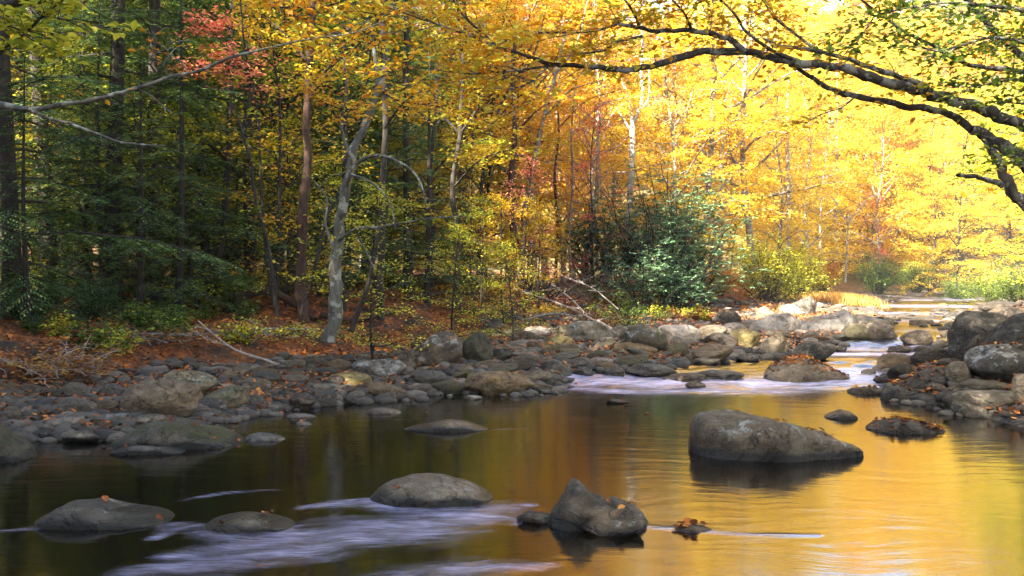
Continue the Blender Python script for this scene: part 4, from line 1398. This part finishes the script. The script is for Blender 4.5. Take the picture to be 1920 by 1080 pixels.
# low golden trees on the right bank
for px, Yy, k, sc, lm, lab in [
    (1985, 38, 2, .9, 'lime', 'yellow green tree leaning low over the stream at the frame edge'),
    (1885, 66, 1, .7, 'gold', 'low gold tree over the stream next to the yellow green one'),
    (1790, 64, 2, .9, 'gold', 'rounded gold tree at the bend, above dark waterside shrubs'),
    (1745, 74, 1, .9, 'amber', 'orange gold tree at the bend behind the thin grey stems'),
    (1700, 84, 2, 1.0, 'gold', 'yellow tree just right of the red tree at the bend'),
    (1965, 60, 0, .8, 'gold', 'tall yellow tree rising over the stream near the frame edge'),
    (2010, 50, 0, .9, 'lime', 'yellow green tree whose limbs reach in over the huge boulders'),
]:
    plant_tree('tree', BIG[k], base(px, Yy), lm, 'dark', lab, sc=sc * 1.35)
plant_tree('tree', SAP[0], base(1636, 76), 'red', 'grey', 'small scarlet tree at the river bend', sc=1.4)
plant_tree('tree', SAP[1], base(1655, 70), 'red', 'grey', 'low red sapling over the green waterside bush', sc=.8)
for k, (px, py, Yy, sc, lab) in enumerate([(1110, 250, 33, .8, 'coral red maple sapling in front of the forked pale tree'), (985, 260, 26, .7, 'pink red maple sapling between the dark leaning trunks')]):
    b_ = base(px, Yy)
    plant_tree('maple_tree', SAP[k], b_, 'red', 'dark', lab, sc=(sc * 1.3, sc * 1.3, (P(px, py - 60, Yy)[2] - b_[2]) / 5.0))

# far side of the valley
FARL = 'golden tree on the hazy slope closing the valley'
c_ = tries = 0
while c_ < 110 and tries < 3000:
    tries += 1
    Yy = g.uniform(66, 175)
    px = g.uniform(-200, 2120)
    x, y, z = base(px, Yy)
    if Yy < 88 and px > 1500:
        continue
    if abs(px - 1570) < 50 and Yy < 110:
        continue
    if not room(x, y, 3.4):
        continue
    done.append((x, y))
    if px < 500:
        lm, lab, grp = ['green', 'lime', 'lime'][c_ % 3], 'yellow green tree on the far slope seen through the dark wood', 'far trees behind the dark wood'
    elif px < 1050:
        lm, lab, grp = ['amber', 'lime', 'gold'][c_ % 3], 'amber tree on the far slope behind the orange crowns', 'far trees behind the orange crowns'
    else:
        lm, lab, grp = ['gold', 'gold', 'gold', 'lime'][c_ % 4], FARL, 'golden trees on the far slope'
    plant_tree('tree', FAR[int(g.integers(2))], (x, y, z), lm, 'grey', lab, sc=g.uniform(.85, 1.25), group=grp)
    c_ += 1

c_ = tries = 0
while c_ < 60 and tries < 3000:
    tries += 1
    Yy = g.uniform(70, 165)
    px = g.uniform(1430, 2050)
    x, y, z = base(px, Yy)
    if not room(x, y, 2.6):
        continue
    done.append((x, y))
    plant_tree('tree', FAR[int(g.integers(2))], (x, y, z), ['gold', 'gold', 'lime', 'gold'][c_ % 4], 'grey', 'gold tree massed at the end of the valley, beyond the river bend', sc=g.uniform(1.1, 1.9), group='gold trees beyond the river bend')
    c_ += 1

# the red maple spray at the top
limb_tree('maple_tree', 'young maple with coral red sprays above the three pale trunks',
          [([(512, 575), (492, 400), (486, 250), (470, 150), (455, 60), (450, -30)], 18, 17.5, 6, 3, 0, 0, 0),
           ([(480, 200), (440, 150), (390, 128), (350, 125)], 17.6, 17, 3, 1.5, 12, .8, 20), ([(472, 150), (430, 100), (400, 60), (370, 40)], 17.6, 17, 3, 1.5, 12, .75, 18),
           ([(484, 220), (500, 180), (450, 140), (400, 135)], 17.6, 17, 3, 1.5, 11, .75, 18), ([(455, 60), (420, 50), (390, 45)], 17.6, 17, 3, 1.5, 12, .75, 18), ([(470, 150), (490, 130), (440, 105), (420, 100)], 17.4, 17, 3, 1.5, 11, .75, 18)],
          'dark', 'red', seed=140, size=.085)

# saplings and shrubs under the trees
for k, (px, Yy, t_, sc, lm, lab) in enumerate([
    (700, 15.6, 1, .75, 'lime', 'yellow green sapling right of the mottled leaning tree'),
    (905, 20.5, 0, .6, 'lime', 'bright yellow green sapling above the root hollow'),
    (945, 23, 1, .8, 'amber', 'amber sapling beside the brush pile'),
    (540, 20, 0, .75, 'lime', 'yellow sapling lit between pale trunks and reddish trunk'),
    (600, 22, 1, .9, 'lime', 'lime sapling behind the reddish brown trunk'),
    (1370, 44, 1, .8, 'lime', 'green yellow sapling at the head of the bar'),
    (1330, 40, 0, .5, 'orange', 'low orange sapling under the slim grey trunks'),
    (1300, 36, 0, .7, 'green', 'green sapling at the right edge of the rhododendron thicket'),
    (330, 24, 0, .8, 'green', 'green sapling between the black trunks'),
    (850, 18, 1, .6, 'lime', 'small yellow green sapling nearest the green boulder'),
    (960, 20, 1, .55, 'lime', 'lime sapling at the edge of the root hollow'),
    (1010, 22.5, 0, .6, 'amber', 'amber sapling rising out of the brush pile'),
    (885, 24, 0, .85, 'amber', 'tall amber sapling behind the root hollow'),
    (470, 21, 1, .9, 'lime', 'lime sapling behind the sinuous black stem'),
    (425, 23, 0, .8, 'green', 'green sapling under the leftmost pale trunk'),
    (95, 17.5, 0, .95, 'lime', 'pale yellow green sapling between trunks at the dark end of the wood'),
    (190, 20.5, 1, 1.1, 'green', 'green broad leaved sapling behind the thin straight hemlock'),
    (255, 19, 0, .9, 'lime', 'lime sapling between the tall and the stout black trunks'),
    (365, 18.5, 1, 1.0, 'lime', 'yellow green sapling in front of the black curving trunk'),
    (520, 18.6, 0, 1.15, 'amber', 'orange tinted sapling left of the reddish trunk'),
]):
    plant_tree('sapling', SAP[t_], base(px, Yy), lm, 'dark', lab, sc=sc, cat='sapling')
for k, (px, Yy, t_, sc, lab) in enumerate([
    (1235, 33, 0, 1.6, 'tallest blue green rhododendron in the thicket'), (1150, 34, 0, 1.25, 'rhododendron in the thicket, shaded by the tallest one'),
    (1290, 34, 1, 1.5, 'rhododendron at the stream end of the thicket'), (1205, 30, 1, 1.1, 'low rhododendron in front of the tallest one'),
    (1115, 35, 1, 1.5, 'rhododendron at the inland end of the thicket'), (1265, 37, 0, 1.7, 'rhododendron standing behind the tallest one'), (1272, 31, 1, 1.0, 'low rhododendron leaning out above the bar')]):
    plant_tree('rhododendron', RHO[t_], base(px, Yy), 'rhodo', 'dark', lab, sc=sc, cat='shrub', parts=('stems', 'leaves'))
for px, Yy, t_, sc, lm, lab in [
    (1440, 41, 0, 1.9, 'lime', 'broad yellow shrub with a dark foot at the head of the bar'), (1492, 46, 0, 1.7, 'lime', 'yellow shrub behind the broad one'),
    (1645, 64, 0, 1.7, 'green', 'rounded green bush overhanging the far bank'), (1720, 72, 0, 1.6, 'green', 'dark green bush along the far bank, below the gold trees'),
    (1800, 60, 0, 1.4, 'green', 'dark shrub on the right bank under low gold branches'), (1860, 50, 0, 1.3, 'green', 'green shrub on the right bank behind dark rocks'),
    (1660, 80, 0, 2.0, 'green', 'green shrub at the foot of the red tree'), (1910, 42, 0, 1.2, 'green', 'green shrub at the frame edge above the dark ledge'),
    (1350, 38, 0, .8, 'orange', 'low orange shrub at the top of the bar'), (1540, 62, 0, 1.4, 'orange', 'low orange shrub beneath the misty trunks'),
    (60, 15.2, 0, .6, 'hemlock', 'low hemlock shrub on the dark bank'), (175, 16, 0, .5, 'hemlock', 'green shrub below the thin straight hemlock'),
    (440, 18.5, 0, .5, 'green', 'green shrub before the uprooted stump'),
    (1180, 24, 1, 1.0, 'green', 'green ground shrub on the bank above the faceted boulder'), (1110, 23, 1, .9, 'rust', 'rusty ground shrub below the brush pile'),
    (1240, 27, 1, .6, 'green', 'green ground shrub above the pinkish boulder'),
]:
    plant_tree('shrub', SHR[t_], base(px, Yy), lm, 'dark', lab, sc=sc, cat='shrub', parts=('stems', 'leaves'))
# small leafy plants on the bank
PLM = [bush(71, .45, .42, 9, .085, 7, .75, ntw=4, stem=.006, flat=.25, fine=True), bush(72, .35, .5, 9, .06, 9, .7, ntw=5, stem=.005, flat=.3, fine=True)]
for k in range(46):
    if k < 16:
        px, py, lm = g.uniform(190, 400), g.uniform(545, 640), 'green'
        lab, grp = 'small broad leaved green plant on the leafy bank under the black trunks', 'green plants on the shaded bank'
    elif k < 30:
        if k % 2:
            continue
        px, py, lm = g.uniform(20, 620), g.uniform(600, 680), ['green', 'lime'][k // 2 % 2]
        lab, grp = 'small yellowing plant along the crest of the shaded bank', 'yellowing plants along the bank crest'
    else:
        px, py, lm = g.uniform(1080, 1330), g.uniform(555, 610), ['lime', 'green', 'rust'][k % 3]
        lab, grp = 'small leafy plant on the bank above the pale boulders', 'plants above the pale boulders'
    x, Yy, z = hit(px, py)
    plant_tree('plant', PLM[k % 2], (x, Yy, z), lm, 'dark', lab, sc=g.uniform(.5, 1.0) * (1 if Yy < 20 else 1.6), cat='plant', group=grp, parts=('stems', 'leaves'))

# dead wood
def branch(label, limbs, bmat='dead', seed=1, name='fallen_branch', cat='branch'):
    """lies on the ground: photo points with a height above the ground"""
    g = np.random.default_rng(seed)
    B = Buf()
    org = None
    for pts, wa, wb, nt in limbs:
        W = []
        for px, py, hh in pts:
            x, Yy, z = hit(px, py, hh)
            W.append(np.array((x, Yy, z)))
        ln = smooth_line(W, 5)
        if org is None:
            org = ln[0].copy()
        ln = ln - org
        B.tube(ln, np.linspace(wa, wb, len(ln)) / 2, 6, .12)
        if nt:
            sprout(Leaves(1), B, ln, g, nt, .35, .1, 0, s0=.3, r=wb * .5, up=.25, droop=.0)
    o = obj(name, B.mesh(name), BM[bmat], loc=org, label=label, cat=cat)
    return o


branch('long white fallen branch reaching from the bank down onto the cobbles',
       [([(535, 692, .03), (500, 676, .10), (450, 660, .15), (420, 642, .2), (395, 622, .25), (372, 602, .25)], .055, .022, 4),
        ([(442, 656, .15), (420, 646, .15), (395, 640, .2), (376, 628, .25), (365, 615, .25)], .03, .01, 4), ([(400, 626, .2), (380, 615, .25), (360, 612, .3)], .015, .006, 2)], seed=151)
branch('bleached forked branch hanging over the bar from the brush pile',
       [([(1165, 628, .05), (1130, 606, .2), (1100, 590, .3), (1070, 560, .5), (1030, 530, .6)], .035, .07, 8), ([(1100, 588, .3), (1104, 600, .2), (1106, 612, .05)], .025, .012, 0),
        ([(1160, 580, .5), (1110, 540, .8), (1060, 520, .9)], .02, .05, 8), ([(1140, 604, .1), (1158, 640, .05), (1150, 655, .02)], .02, .01, 2)], seed=152)
branch('grey twisted twig lying by the dark bank corner',
       [([(100, 690, .05), (128, 660, .1), (150, 664, .1), (170, 628, .3)], .02, .008, 3), ([(135, 700, .03), (128, 680, .1), (110, 668, .12)], .02, .008, 3)], seed=153)
for k, (a, b_, lab) in enumerate([((1180, 640), (960, 500), 'long thin dead limb crossing the brush pile'), ((1110, 600), (980, 560), 'short dead limb at the foot of the brush pile'),
                                  ((1040, 560), (1160, 470), 'dead limb rising from the brush pile toward the rhododendrons'), ((900, 590), (1050, 500), 'grey dead limb over the dark root hollow')]):
    branch(lab, [([(a[0], a[1], .1), ((a[0] + b_[0]) / 2, (a[1] + b_[1]) / 2 + 8, .7), (b_[0], b_[1] + 40, 1.0)], .05, .02, 10)], seed=160 + k, bmat='grey')
# uprooted stump and logs in the shade
def root_plate(loc, Rr, label, seed):
    g = np.random.default_rng(seed)
    B = Buf()
    V = blob(seed, 6, .3) * np.array((Rr, Rr * .45, Rr * .6))
    for k in range(26):
        a = g.uniform(0, 2 * PI)
        d = np.array((math.cos(a), g.normal(-.3, .4), abs(math.sin(a)) * .9))
        q = np.linspace(.3, 1, 6)[:, None]
        B.tube(d * Rr * g.uniform(.9, 1.5) * q + np.cumsum(g.normal(0, .05, (6, 3)), 0), np.linspace(.05, .008, 6), 4)
    B.add(V, np.concatenate([ICOF, ICOF[:, 2:3]], 1))
    return obj('uprooted_stump', B.mesh('uprooted_stump'), BM['dark'], loc=loc, label=label, cat='stump')


x, Yy, z = hit(395, 560)
root_plate((x, Yy + .6, z + .1), .75, 'black uprooted stump with tangled roots under the curving black trunk', 171)
x, Yy, z = hit(1000, 575)
root_plate((x, Yy + .5, z + .1), .6, 'dark root hollow with twigs below the brush pile', 172)
for k, (pts, w, lab) in enumerate([([(440, 560, .3), (500, 545, .45), (560, 575, .2), (590, 600, .05)], .2, 'dark fallen log arching behind the sinuous stem'),
                                   ([(600, 590, .1), (660, 600, .1), (740, 585, .1)], .13, 'mossy log lying on the leaf floor by the slim black trunk'),
                                   ([(760, 560, .1), (850, 548, .15), (930, 556, .1)], .13, 'old log on the forest floor behind the dark trunks')]):
    branch(lab, [(pts, w, w * .6, 0)], bmat='brown', seed=180 + k, name='fallen_log', cat='log')
# brush pile: twigs with rusty leaves
def brush(loc, Rr, Hh, n, label, lm, seed, flatn=.6):
    g = np.random.default_rng(seed)
    L, B = Leaves(seed), Buf()
    for k in range(n):
        a = g.uniform(0, 2 * PI)
        s = np.array((g.normal(0, Rr * .38), g.normal(0, Rr * .3), 0))
        if k % 9 == 0:
            s = s * .3
            B.tube(np.array([s * 0, s + (0, 0, .12), s + np.array((math.cos(a), math.sin(a), .1)) * Rr * .7]), [.014, .012, .008], 3)
        d = np.array((math.cos(a), math.sin(a) * .6, g.uniform(.1, flatn)))
        l_ = g.uniform(.5, 1.2) * Hh
        q = np.linspace(0, 1, 6)[:, None]
        ln = s + d * l_ * q + np.array((0, 0, -.25 * l_)) * q ** 2 + np.cumsum(g.normal(0, .03 * l_, (6, 3)), 0)
        B.tube(ln, np.linspace(.012, .003, 6), 3)
        sprout(L, B, ln, g, 4, l_ * .35, .06, 5, r=.003, wood=.6)
    e = bpy.data.objects.new('brush_pile', None)
    COL.objects.link(e)
    e.location = loc
    tag(e, label, 'brush pile')
    obj('twigs', B.mesh('twigs'), BM['dead' if lm == 'violet' else 'grey'], parent=e)
    obj('leaves', L.mesh('leaves'), LM['rust' if lm == 'violet' else lm], parent=e)


x, Yy, z = hit(1075, 575)
brush((x, Yy + 1.5, z), 2.2, 1.9, 170, 'tangled brush pile with rusty leaves above the bar', 'rust', 191, 1.1)
x, Yy, z = hit(1150, 585)
brush((x, Yy + .6, z), 1.6, 1.3, 110, 'low tangle of dead twigs between brush pile and rhododendrons', 'rust', 194, .9)
x, Yy, z = hit(30, 725)
brush((x, Yy + .6, z + .1), .7, .7, 120, 'purple brown tangle of twigs on the near bank corner', 'violet', 192, .8)
x, Yy, z = hit(250, 640)
brush((x, Yy, z), 1.6, .45, 60, 'thin twiggy undergrowth along the shaded bank', 'rust', 193, .9)
x, Yy, z = hit(500, 630)
brush((x, Yy, z), 1.3, .4, 50, 'short twiggy undergrowth above the white fallen branch', 'lime', 195, .9)

# dry grass tuft on the upstream bar
L = Leaves(8)
n = 3600
xa, Ya, za = hit(1590, 573)
cx = xa + g.normal(0, .75, n)
cy = Ya + .8 + g.normal(0, .7, n)
hgt = g.uniform(.2, .65, n)
a = np.stack([g.normal(0, .3, n), g.normal(0, .3, n), np.ones(n)], 1)
c = np.stack([cx, cy, ground(cx, cy) + hgt * .45], 1)
L.c.append(c); L.a.append(unit(a)); nn = np.cross(unit(a), g.normal(size=(n, 3))); L.n.append(unit(nn)); L.l.append(hgt); L.w.append(np.full(n, .03))
obj('dry_grass', L.mesh('dry_grass'), LM['straw'], kind='stuff')

# ------------------------------------------------------------------ the beech on the right bank that reaches over the river
limb_tree('beech_tree', 'great beech whose mossy limbs arch over the river from beyond the frame edge',
    [([(2440, 930), (2300, 700), (2160, 560), (2060, 450), (1980, 375), (1920, 300), (1860, 262), (1820, 240)], 9.6, 9.6, 46, 18, 0, 0, 0),
     ([(1990, 300), (1920, 238), (1860, 212), (1800, 190), (1750, 176), (1700, 163), (1650, 150), (1600, 133), (1540, 122), (1480, 115), (1430, 105), (1395, 97), (1330, 97), (1300, 100)], 9.4, 9.0, 24, 12, 10, .5, 12),
     ([(1300, 100), (1240, 118), (1200, 128), (1160, 131), (1110, 125), (1060, 122), (1030, 120)], 9.0, 8.6, 14, 7, 12, .6, 16),
     ([(1030, 120), (990, 105), (940, 90), (880, 66), (820, 45), (780, 32), (720, 10), (660, -10)], 8.6, 8.0, 8, 2, 18, .75, 24),
     ([(1040, 122), (980, 130), (920, 136), (870, 138), (830, 132), (760, 128), (700, 150)], 8.6, 8.2, 5, 1.5, 16, .7, 22),
     ([(1395, 97), (1370, 75), (1330, 62), (1290, 57), (1230, 58), (1200, 52), (1160, 45)], 9.0, 8.6, 12, 6, 12, .6, 20),
     ([(1160, 45), (1100, 60), (1030, 60), (960, 70), (920, 82)], 8.6, 8.0, 5, 2, 14, .7, 24),
     ([(1205, 68), (1160, 78), (1130, 95), (1100, 99), (1075, 98)], 8.7, 8.4, 6, 3, 10, .6, 20),
     ([(1820, 240), (1780, 214), (1740, 204), (1700, 200), (1650, 188), (1600, 180), (1560, 168), (1530, 150), (1500, 130), (1480, 122)], 9.5, 9.2, 15, 7, 8, .4, 10),
     ([(2060, 450), (1990, 440), (1920, 378), (1890, 345), (1870, 300), (1850, 265), (1835, 250)], 9.6, 9.6, 28, 12, 0, 0, 0),
     ([(1880, 348), (1850, 336), (1820, 330), (1795, 328)], 9.5, 9.3, 11, 7, 4, .25, 2),
     ([(1740, 163), (1700, 150), (1660, 135), (1620, 122), (1580, 108), (1540, 97), (1500, 90), (1460, 85), (1430, 72)], 9.2, 9.6, 12, 5, 12, .5, 18),
     ([(1540, 97), (1510, 78), (1480, 55), (1450, 30), (1430, 0), (1400, -40)], 9.5, 9.8, 7, 3, 10, .6, 22),
     ([(1490, 112), (1440, 90), (1400, 60), (1380, 30), (1350, 0), (1300, -30)], 9.1, 8.6, 8, 3, 12, .65, 24),
     ([(1990, 150), (1920, 135), (1870, 128), (1820, 122), (1780, 105), (1740, 80), (1690, 55), (1650, 25), (1600, -10)], 8.6, 8.2, 11, 4, 15, .7, 24),
     ([(2010, 230), (1940, 130), (1880, 75), (1850, 40), (1810, 0), (1770, -60)], 8.8, 8.4, 16, 9, 10, .7, 24),
     ([(1600, 185), (1580, 200), (1540, 215), (1505, 235)], 9.2, 8.9, 3, 1.5, 5, .4, 10),
     ([(1030, 122), (1000, 150), (960, 165), (900, 165), (870, 180)], 8.6, 8.3, 4, 1.5, 9, .5, 16),
     ([(1040, 125), (1010, 160), (985, 200), (930, 215)], 8.6, 8.4, 3, 1.5, 8, .5, 12),
     ([(940, 90), (880, 40), (850, 0), (820, -60)], 8.4, 8.2, 6, 3, 12, .7, 26),
     ([(820, 45), (760, 20), (700, 30), (640, 60), (590, 70)], 8.1, 7.9, 3, 1.2, 14, .6, 22),
     ([(1200, 52), (1180, 10), (1140, -30), (1080, -60)], 8.7, 8.4, 6, 3, 12, .7, 28),
     ([(1300, 60), (1280, 20), (1240, -20)], 8.8, 8.6, 6, 3, 10, .6, 26),
     ([(2100, 100), (2000, -120), (1850, -240), (1650, -330), (1400, -380), (1100, -400)], 9.5, 9, 24, 6, 40, 1.1, 80),
     ([(2150, 0), (2050, -300), (1850, -480), (1600, -560), (1300, -600), (1000, -560)], 9.5, 11, 22, 6, 40, 1.2, 80),
     ([(2100, 50), (1950, -200), (1800, -300), (1600, -250), (1450, -160), (1300, -120)], 10, 13, 14, 5, 34, 1.1, 70),
     ([(2200, -200), (2050, -600), (1800, -850), (1500, -900), (1200, -860)], 9.5, 10.5, 18, 6, 36, 1.3, 80),
     ([(1900, -260), (1800, -420), (1750, -620), (1650, -760)], 9.5, 12.5, 10, 5, 26, 1.2, 70)],
    'beech', 'beech', seed=201, sides=10, size=.066)
# a second crown with green leaves at the top corner
limb_tree('beech_tree', 'green leaved beech boughs hanging in the upper corner in front of the gold wood',
    [([(2640, 1000), (2480, 650), (2280, 320), (2100, 120), (2000, 40), (1930, -10), (1850, -60)], 7.8, 7.6, 40, 14, 12, .7, 26),
     ([(2000, 40), (1920, 20), (1850, 10), (1780, 5), (1700, 15), (1640, 30)], 7.7, 7.2, 10, 3, 18, .65, 28),
     ([(1990, 100), (1920, 80), (1860, 70), (1800, 85), (1750, 95), (1690, 70)], 7.7, 7.3, 8, 3, 16, .55, 26),
     ([(2020, 180), (1960, 165), (1900, 150), (1840, 160), (1780, 165)], 7.8, 7.5, 6, 2, 14, .5, 24),
     ([(1640, 30), (1620, 60), (1600, 85), (1570, 95)], 7.2, 7.0, 3, 1.5, 8, .35, 14),
     ([(2040, 250), (1980, 215), (1920, 195), (1860, 190)], 7.9, 7.6, 6, 2, 10, .45, 22),
     ([(2060, 330), (1990, 300), (1930, 290), (1890, 300)], 8.0, 7.7, 5, 2, 10, .45, 22)],
    'beech', 'green', seed=202, size=.058)
# the forked bough and the maple sprays on the other side
limb_tree('forked_bough', 'lichen grey bough forking into the view from the shaded bank',
    [([(-1250, 760), (-1180, 420), (-900, 230), (-560, 165), (-160, 170), (-60, 186), (0, 195), (40, 204), (62, 206)], 9.4, 8.3, 34, 9, 0, 0, 0),
     ([(62, 206), (110, 197), (170, 188), (210, 178), (260, 164), (320, 145), (380, 130), (430, 108), (470, 98), (530, 84), (590, 72), (660, 62), (720, 40)], 8.3, 7.6, 10, 2, 16, .28, 2),
     ([(55, 205), (90, 222), (130, 232), (180, 250), (220, 265), (260, 271), (312, 273)], 8.3, 8.0, 8, 3, 5, .2, 0),
     ([(262, 168), (290, 185), (310, 205), (300, 222)], 8.1, 8.0, 3, 1.2, 3, .15, 0),
     ([(350, 130), (330, 108), (300, 98), (280, 96)], 8.0, 7.9, 3, 1.2, 4, .2, 2),
     ([(315, 146), (308, 118), (318, 80), (312, 50)], 8.0, 7.9, 2.5, 1.2, 5, .25, 3)],
    'birch', 'orange', seed=203, size=.06, cat='bough', parts=('limbs', 'leaves'))
limb_tree('maple_tree', 'yellow green maple boughs hanging in the dark upper corner',
    [([(-1450, 900), (-1350, 560), (-1000, 400), (-600, 300), (-300, 200), (-160, 80), (-60, 30), (0, 12), (60, 3), (130, -15)], 7.8, 7.0, 44, 8, 22, .5, 16),
     ([(-60, 180), (0, 100), (50, 60), (80, 30), (110, 5), (160, -30)], 7.3, 7.0, 7, 4, 14, .4, 14),
     ([(-40, 60), (20, 50), (60, 75), (90, 90)], 7.2, 6.9, 4, 2, 9, .3, 12),
     ([(80, 30), (140, 40), (190, 52), (230, 48)], 7.1, 6.9, 3, 1.2, 10, .3, 3)],
    'dark', 'lime', seed=204, size=.085)
# long thin boughs of orange leaves across the middle top
limb_tree('hanging_bough', 'thin arching twig of orange leaves at the top edge above the reddish trunk',
    [([(150, -900), (300, -600), (420, -250), (470, -60), (500, 5), (560, 14), (620, 10), (680, -20)], 9.6, 8.6, 8, 2, 22, .6, 22), ([(500, 5), (530, 26), (560, 30), (600, 22)], 8.9, 8.8, 3, 1.5, 8, .4, 12)],
    'dark', 'orange', seed=205, size=.06, cat='bough', parts=('limbs', 'leaves'))
limb_tree('hanging_bough', 'drooping bough of amber leaves crossing before the middle of the wood',
    [([(1150, -860), (950, -620), (800, -300), (740, -40), (700, 60), (690, 150), (660, 205), (600, 190)], 12.0, 11, 9, 1.5, 26, .6, 22),
     ([(690, 150), (740, 186), (790, 195), (850, 205), (930, 235)], 11.3, 11.5, 3, 1.5, 16, .6, 20),
     ([(700, 60), (640, 110), (590, 150), (570, 170)], 11.45, 11, 3, 1.5, 12, .5, 20)],
    'dark', 'orange', seed=206, size=.065, cat='bough', parts=('limbs', 'leaves'))
# twigs on the leaf covered rock
x, Yy, z = hit(1745, 806)
B = Buf()
for dx, hh in ((0, .13), (.10, .12), (-.05, .05)):
    B.tube([(dx, .1, 0), (dx + .01, .1, hh * .5), (dx + .03, .1, hh)], [.006, .005, .002], 4)
B.tube([(-.1, .1, .03), (.05, .1, .035), (.14, .1, .03)], [.006, .006, .003], 4)
obj('bare_twig', B.mesh('bare_twig'), BM['dark'], loc=(x, Yy + .05, z), label='bare upright twig caught on the low leaf covered rock', cat='twig')

# ------------------------------------------------------------------ trees out of the frame that shade the pool
for k, (x, y) in enumerate([(11.5, 9), (13.5, 16), (16.5, 24), (22, 34), (10.5, 1), (20, 20), (14, 5), (10.5, -7), (16, -4), (24, 14), (22, 2),
                            (-11.5, 7.5), (-11.5, 4), (-11.6, 1), (-11.8, -2), (-11.0, -5), (-10.3, -8.5), (-8.8, -12), (-14.5, 6), (-15, 2.5), (-15, -1), (-14.5, -5), (-13.5, -9), (-12, -13), (-9, -17),
                            (-18.5, 4), (-19, -1), (-18.5, -6), (-17.5, -11), (-16, -16), (-12.5, -19), (-24, 8), (-23, 0), (-22, -9), (-9.9, -6.8), (-8.6, -9.8), (-7.4, -13.2), (-4, -19.5), (0, -23.5), (-4, -25)]):
    dense = x < 0 and k % 2
    plant_tree('hemlock_tree' if dense else 'tree', HEM[k % 3] if dense else BIG[k % 4], (x, y, float(ground(x, y))), 'hemlock' if dense else ['lime', 'gold', 'lime'][k % 3], 'dark',
               'dense hemlock on the bank beside the pool, out of view' if dense else 'broad leaved tree on the bank beside the pool, out of view', sc=((2.0 if x > -13 else 1.35) if x < 0 else 1.3) if dense else ((1.9 if x > -13 else 1.3) if x < 0 else 1.8 if y > 7 else 1.1), group='hemlocks around the pool outside the view' if dense else 'trees around the pool outside the view')
# ------------------------------------------------------------------ light
SUN_AZ, SUN_EL = -138.0, 37.0          # from +Y, positive to the right
sd = Vector((math.sin(R(SUN_AZ)) * math.cos(R(SUN_EL)), math.cos(R(SUN_AZ)) * math.cos(R(SUN_EL)), math.sin(R(SUN_EL))))
sl = bpy.data.lights.new('sun', 'SUN')
sl.energy = 5.0
sl.angle = R(.5)
sl.color = (1.0, .91, .74)
so = bpy.data.objects.new('sun', sl)
COL.objects.link(so)
so.rotation_euler = sd.to_track_quat('Z', 'Y').to_euler()
w = bpy.data.worlds.new('World')
SC.world = w
w.use_nodes = True
nt = w.node_tree
nt.nodes.clear()
sky = nt.nodes.new('ShaderNodeTexSky')
sky.sky_type = 'NISHITA'
sky.sun_disc = False
sky.sun_elevation = R(SUN_EL)
sky.sun_rotation = R(SUN_AZ)
bg = nt.nodes.new('ShaderNodeBackground')
bg.inputs[1].default_value = .078
ow = nt.nodes.new('ShaderNodeOutputWorld')
nt.links.new(sky.outputs[0], bg.inputs[0])
nt.links.new(bg.outputs[0], ow.inputs[0])

SC.view_settings.view_transform = 'Standard'
SC.view_settings.look = 'None'
SC.view_settings.gamma = 1
SC.view_settings.exposure = 3.4
cy = SC.cycles
cy.max_bounces = 6
cy.diffuse_bounces = 4
cy.glossy_bounces = 3
cy.transmission_bounces = 4
cy.caustics_reflective = False
cy.caustics_refractive = False
cy.use_adaptive_sampling = True
cy.adaptive_threshold = .02
cy.use_denoising = True

# pale air over the river
V = np.array([(x, y, z) for x in (-270, 290) for y in (-70, 340) for z in (-2.5, 96)], float)
F = np.array([(0, 1, 3, 2), (4, 6, 7, 5), (0, 4, 5, 1), (2, 3, 7, 6), (0, 2, 6, 4), (1, 5, 7, 3)])
hm = bpy.data.materials.new('haze')
hm.use_nodes = True
hm.node_tree.nodes.clear()
ho = hm.node_tree.nodes.new('ShaderNodeOutputMaterial')
hv = hm.node_tree.nodes.new('ShaderNodeVolumePrincipled')
hv.inputs['Color'].default_value = (.93, .93, 1, 1)
hv.inputs['Density'].default_value = .0005
hv.inputs['Anisotropy'].default_value = 0.0
hm.node_tree.links.new(hv.outputs[0], ho.inputs['Volume'])
obj('haze', mesh('haze', V, F, False), hm, kind='stuff')
cy.volume_bounces = 0
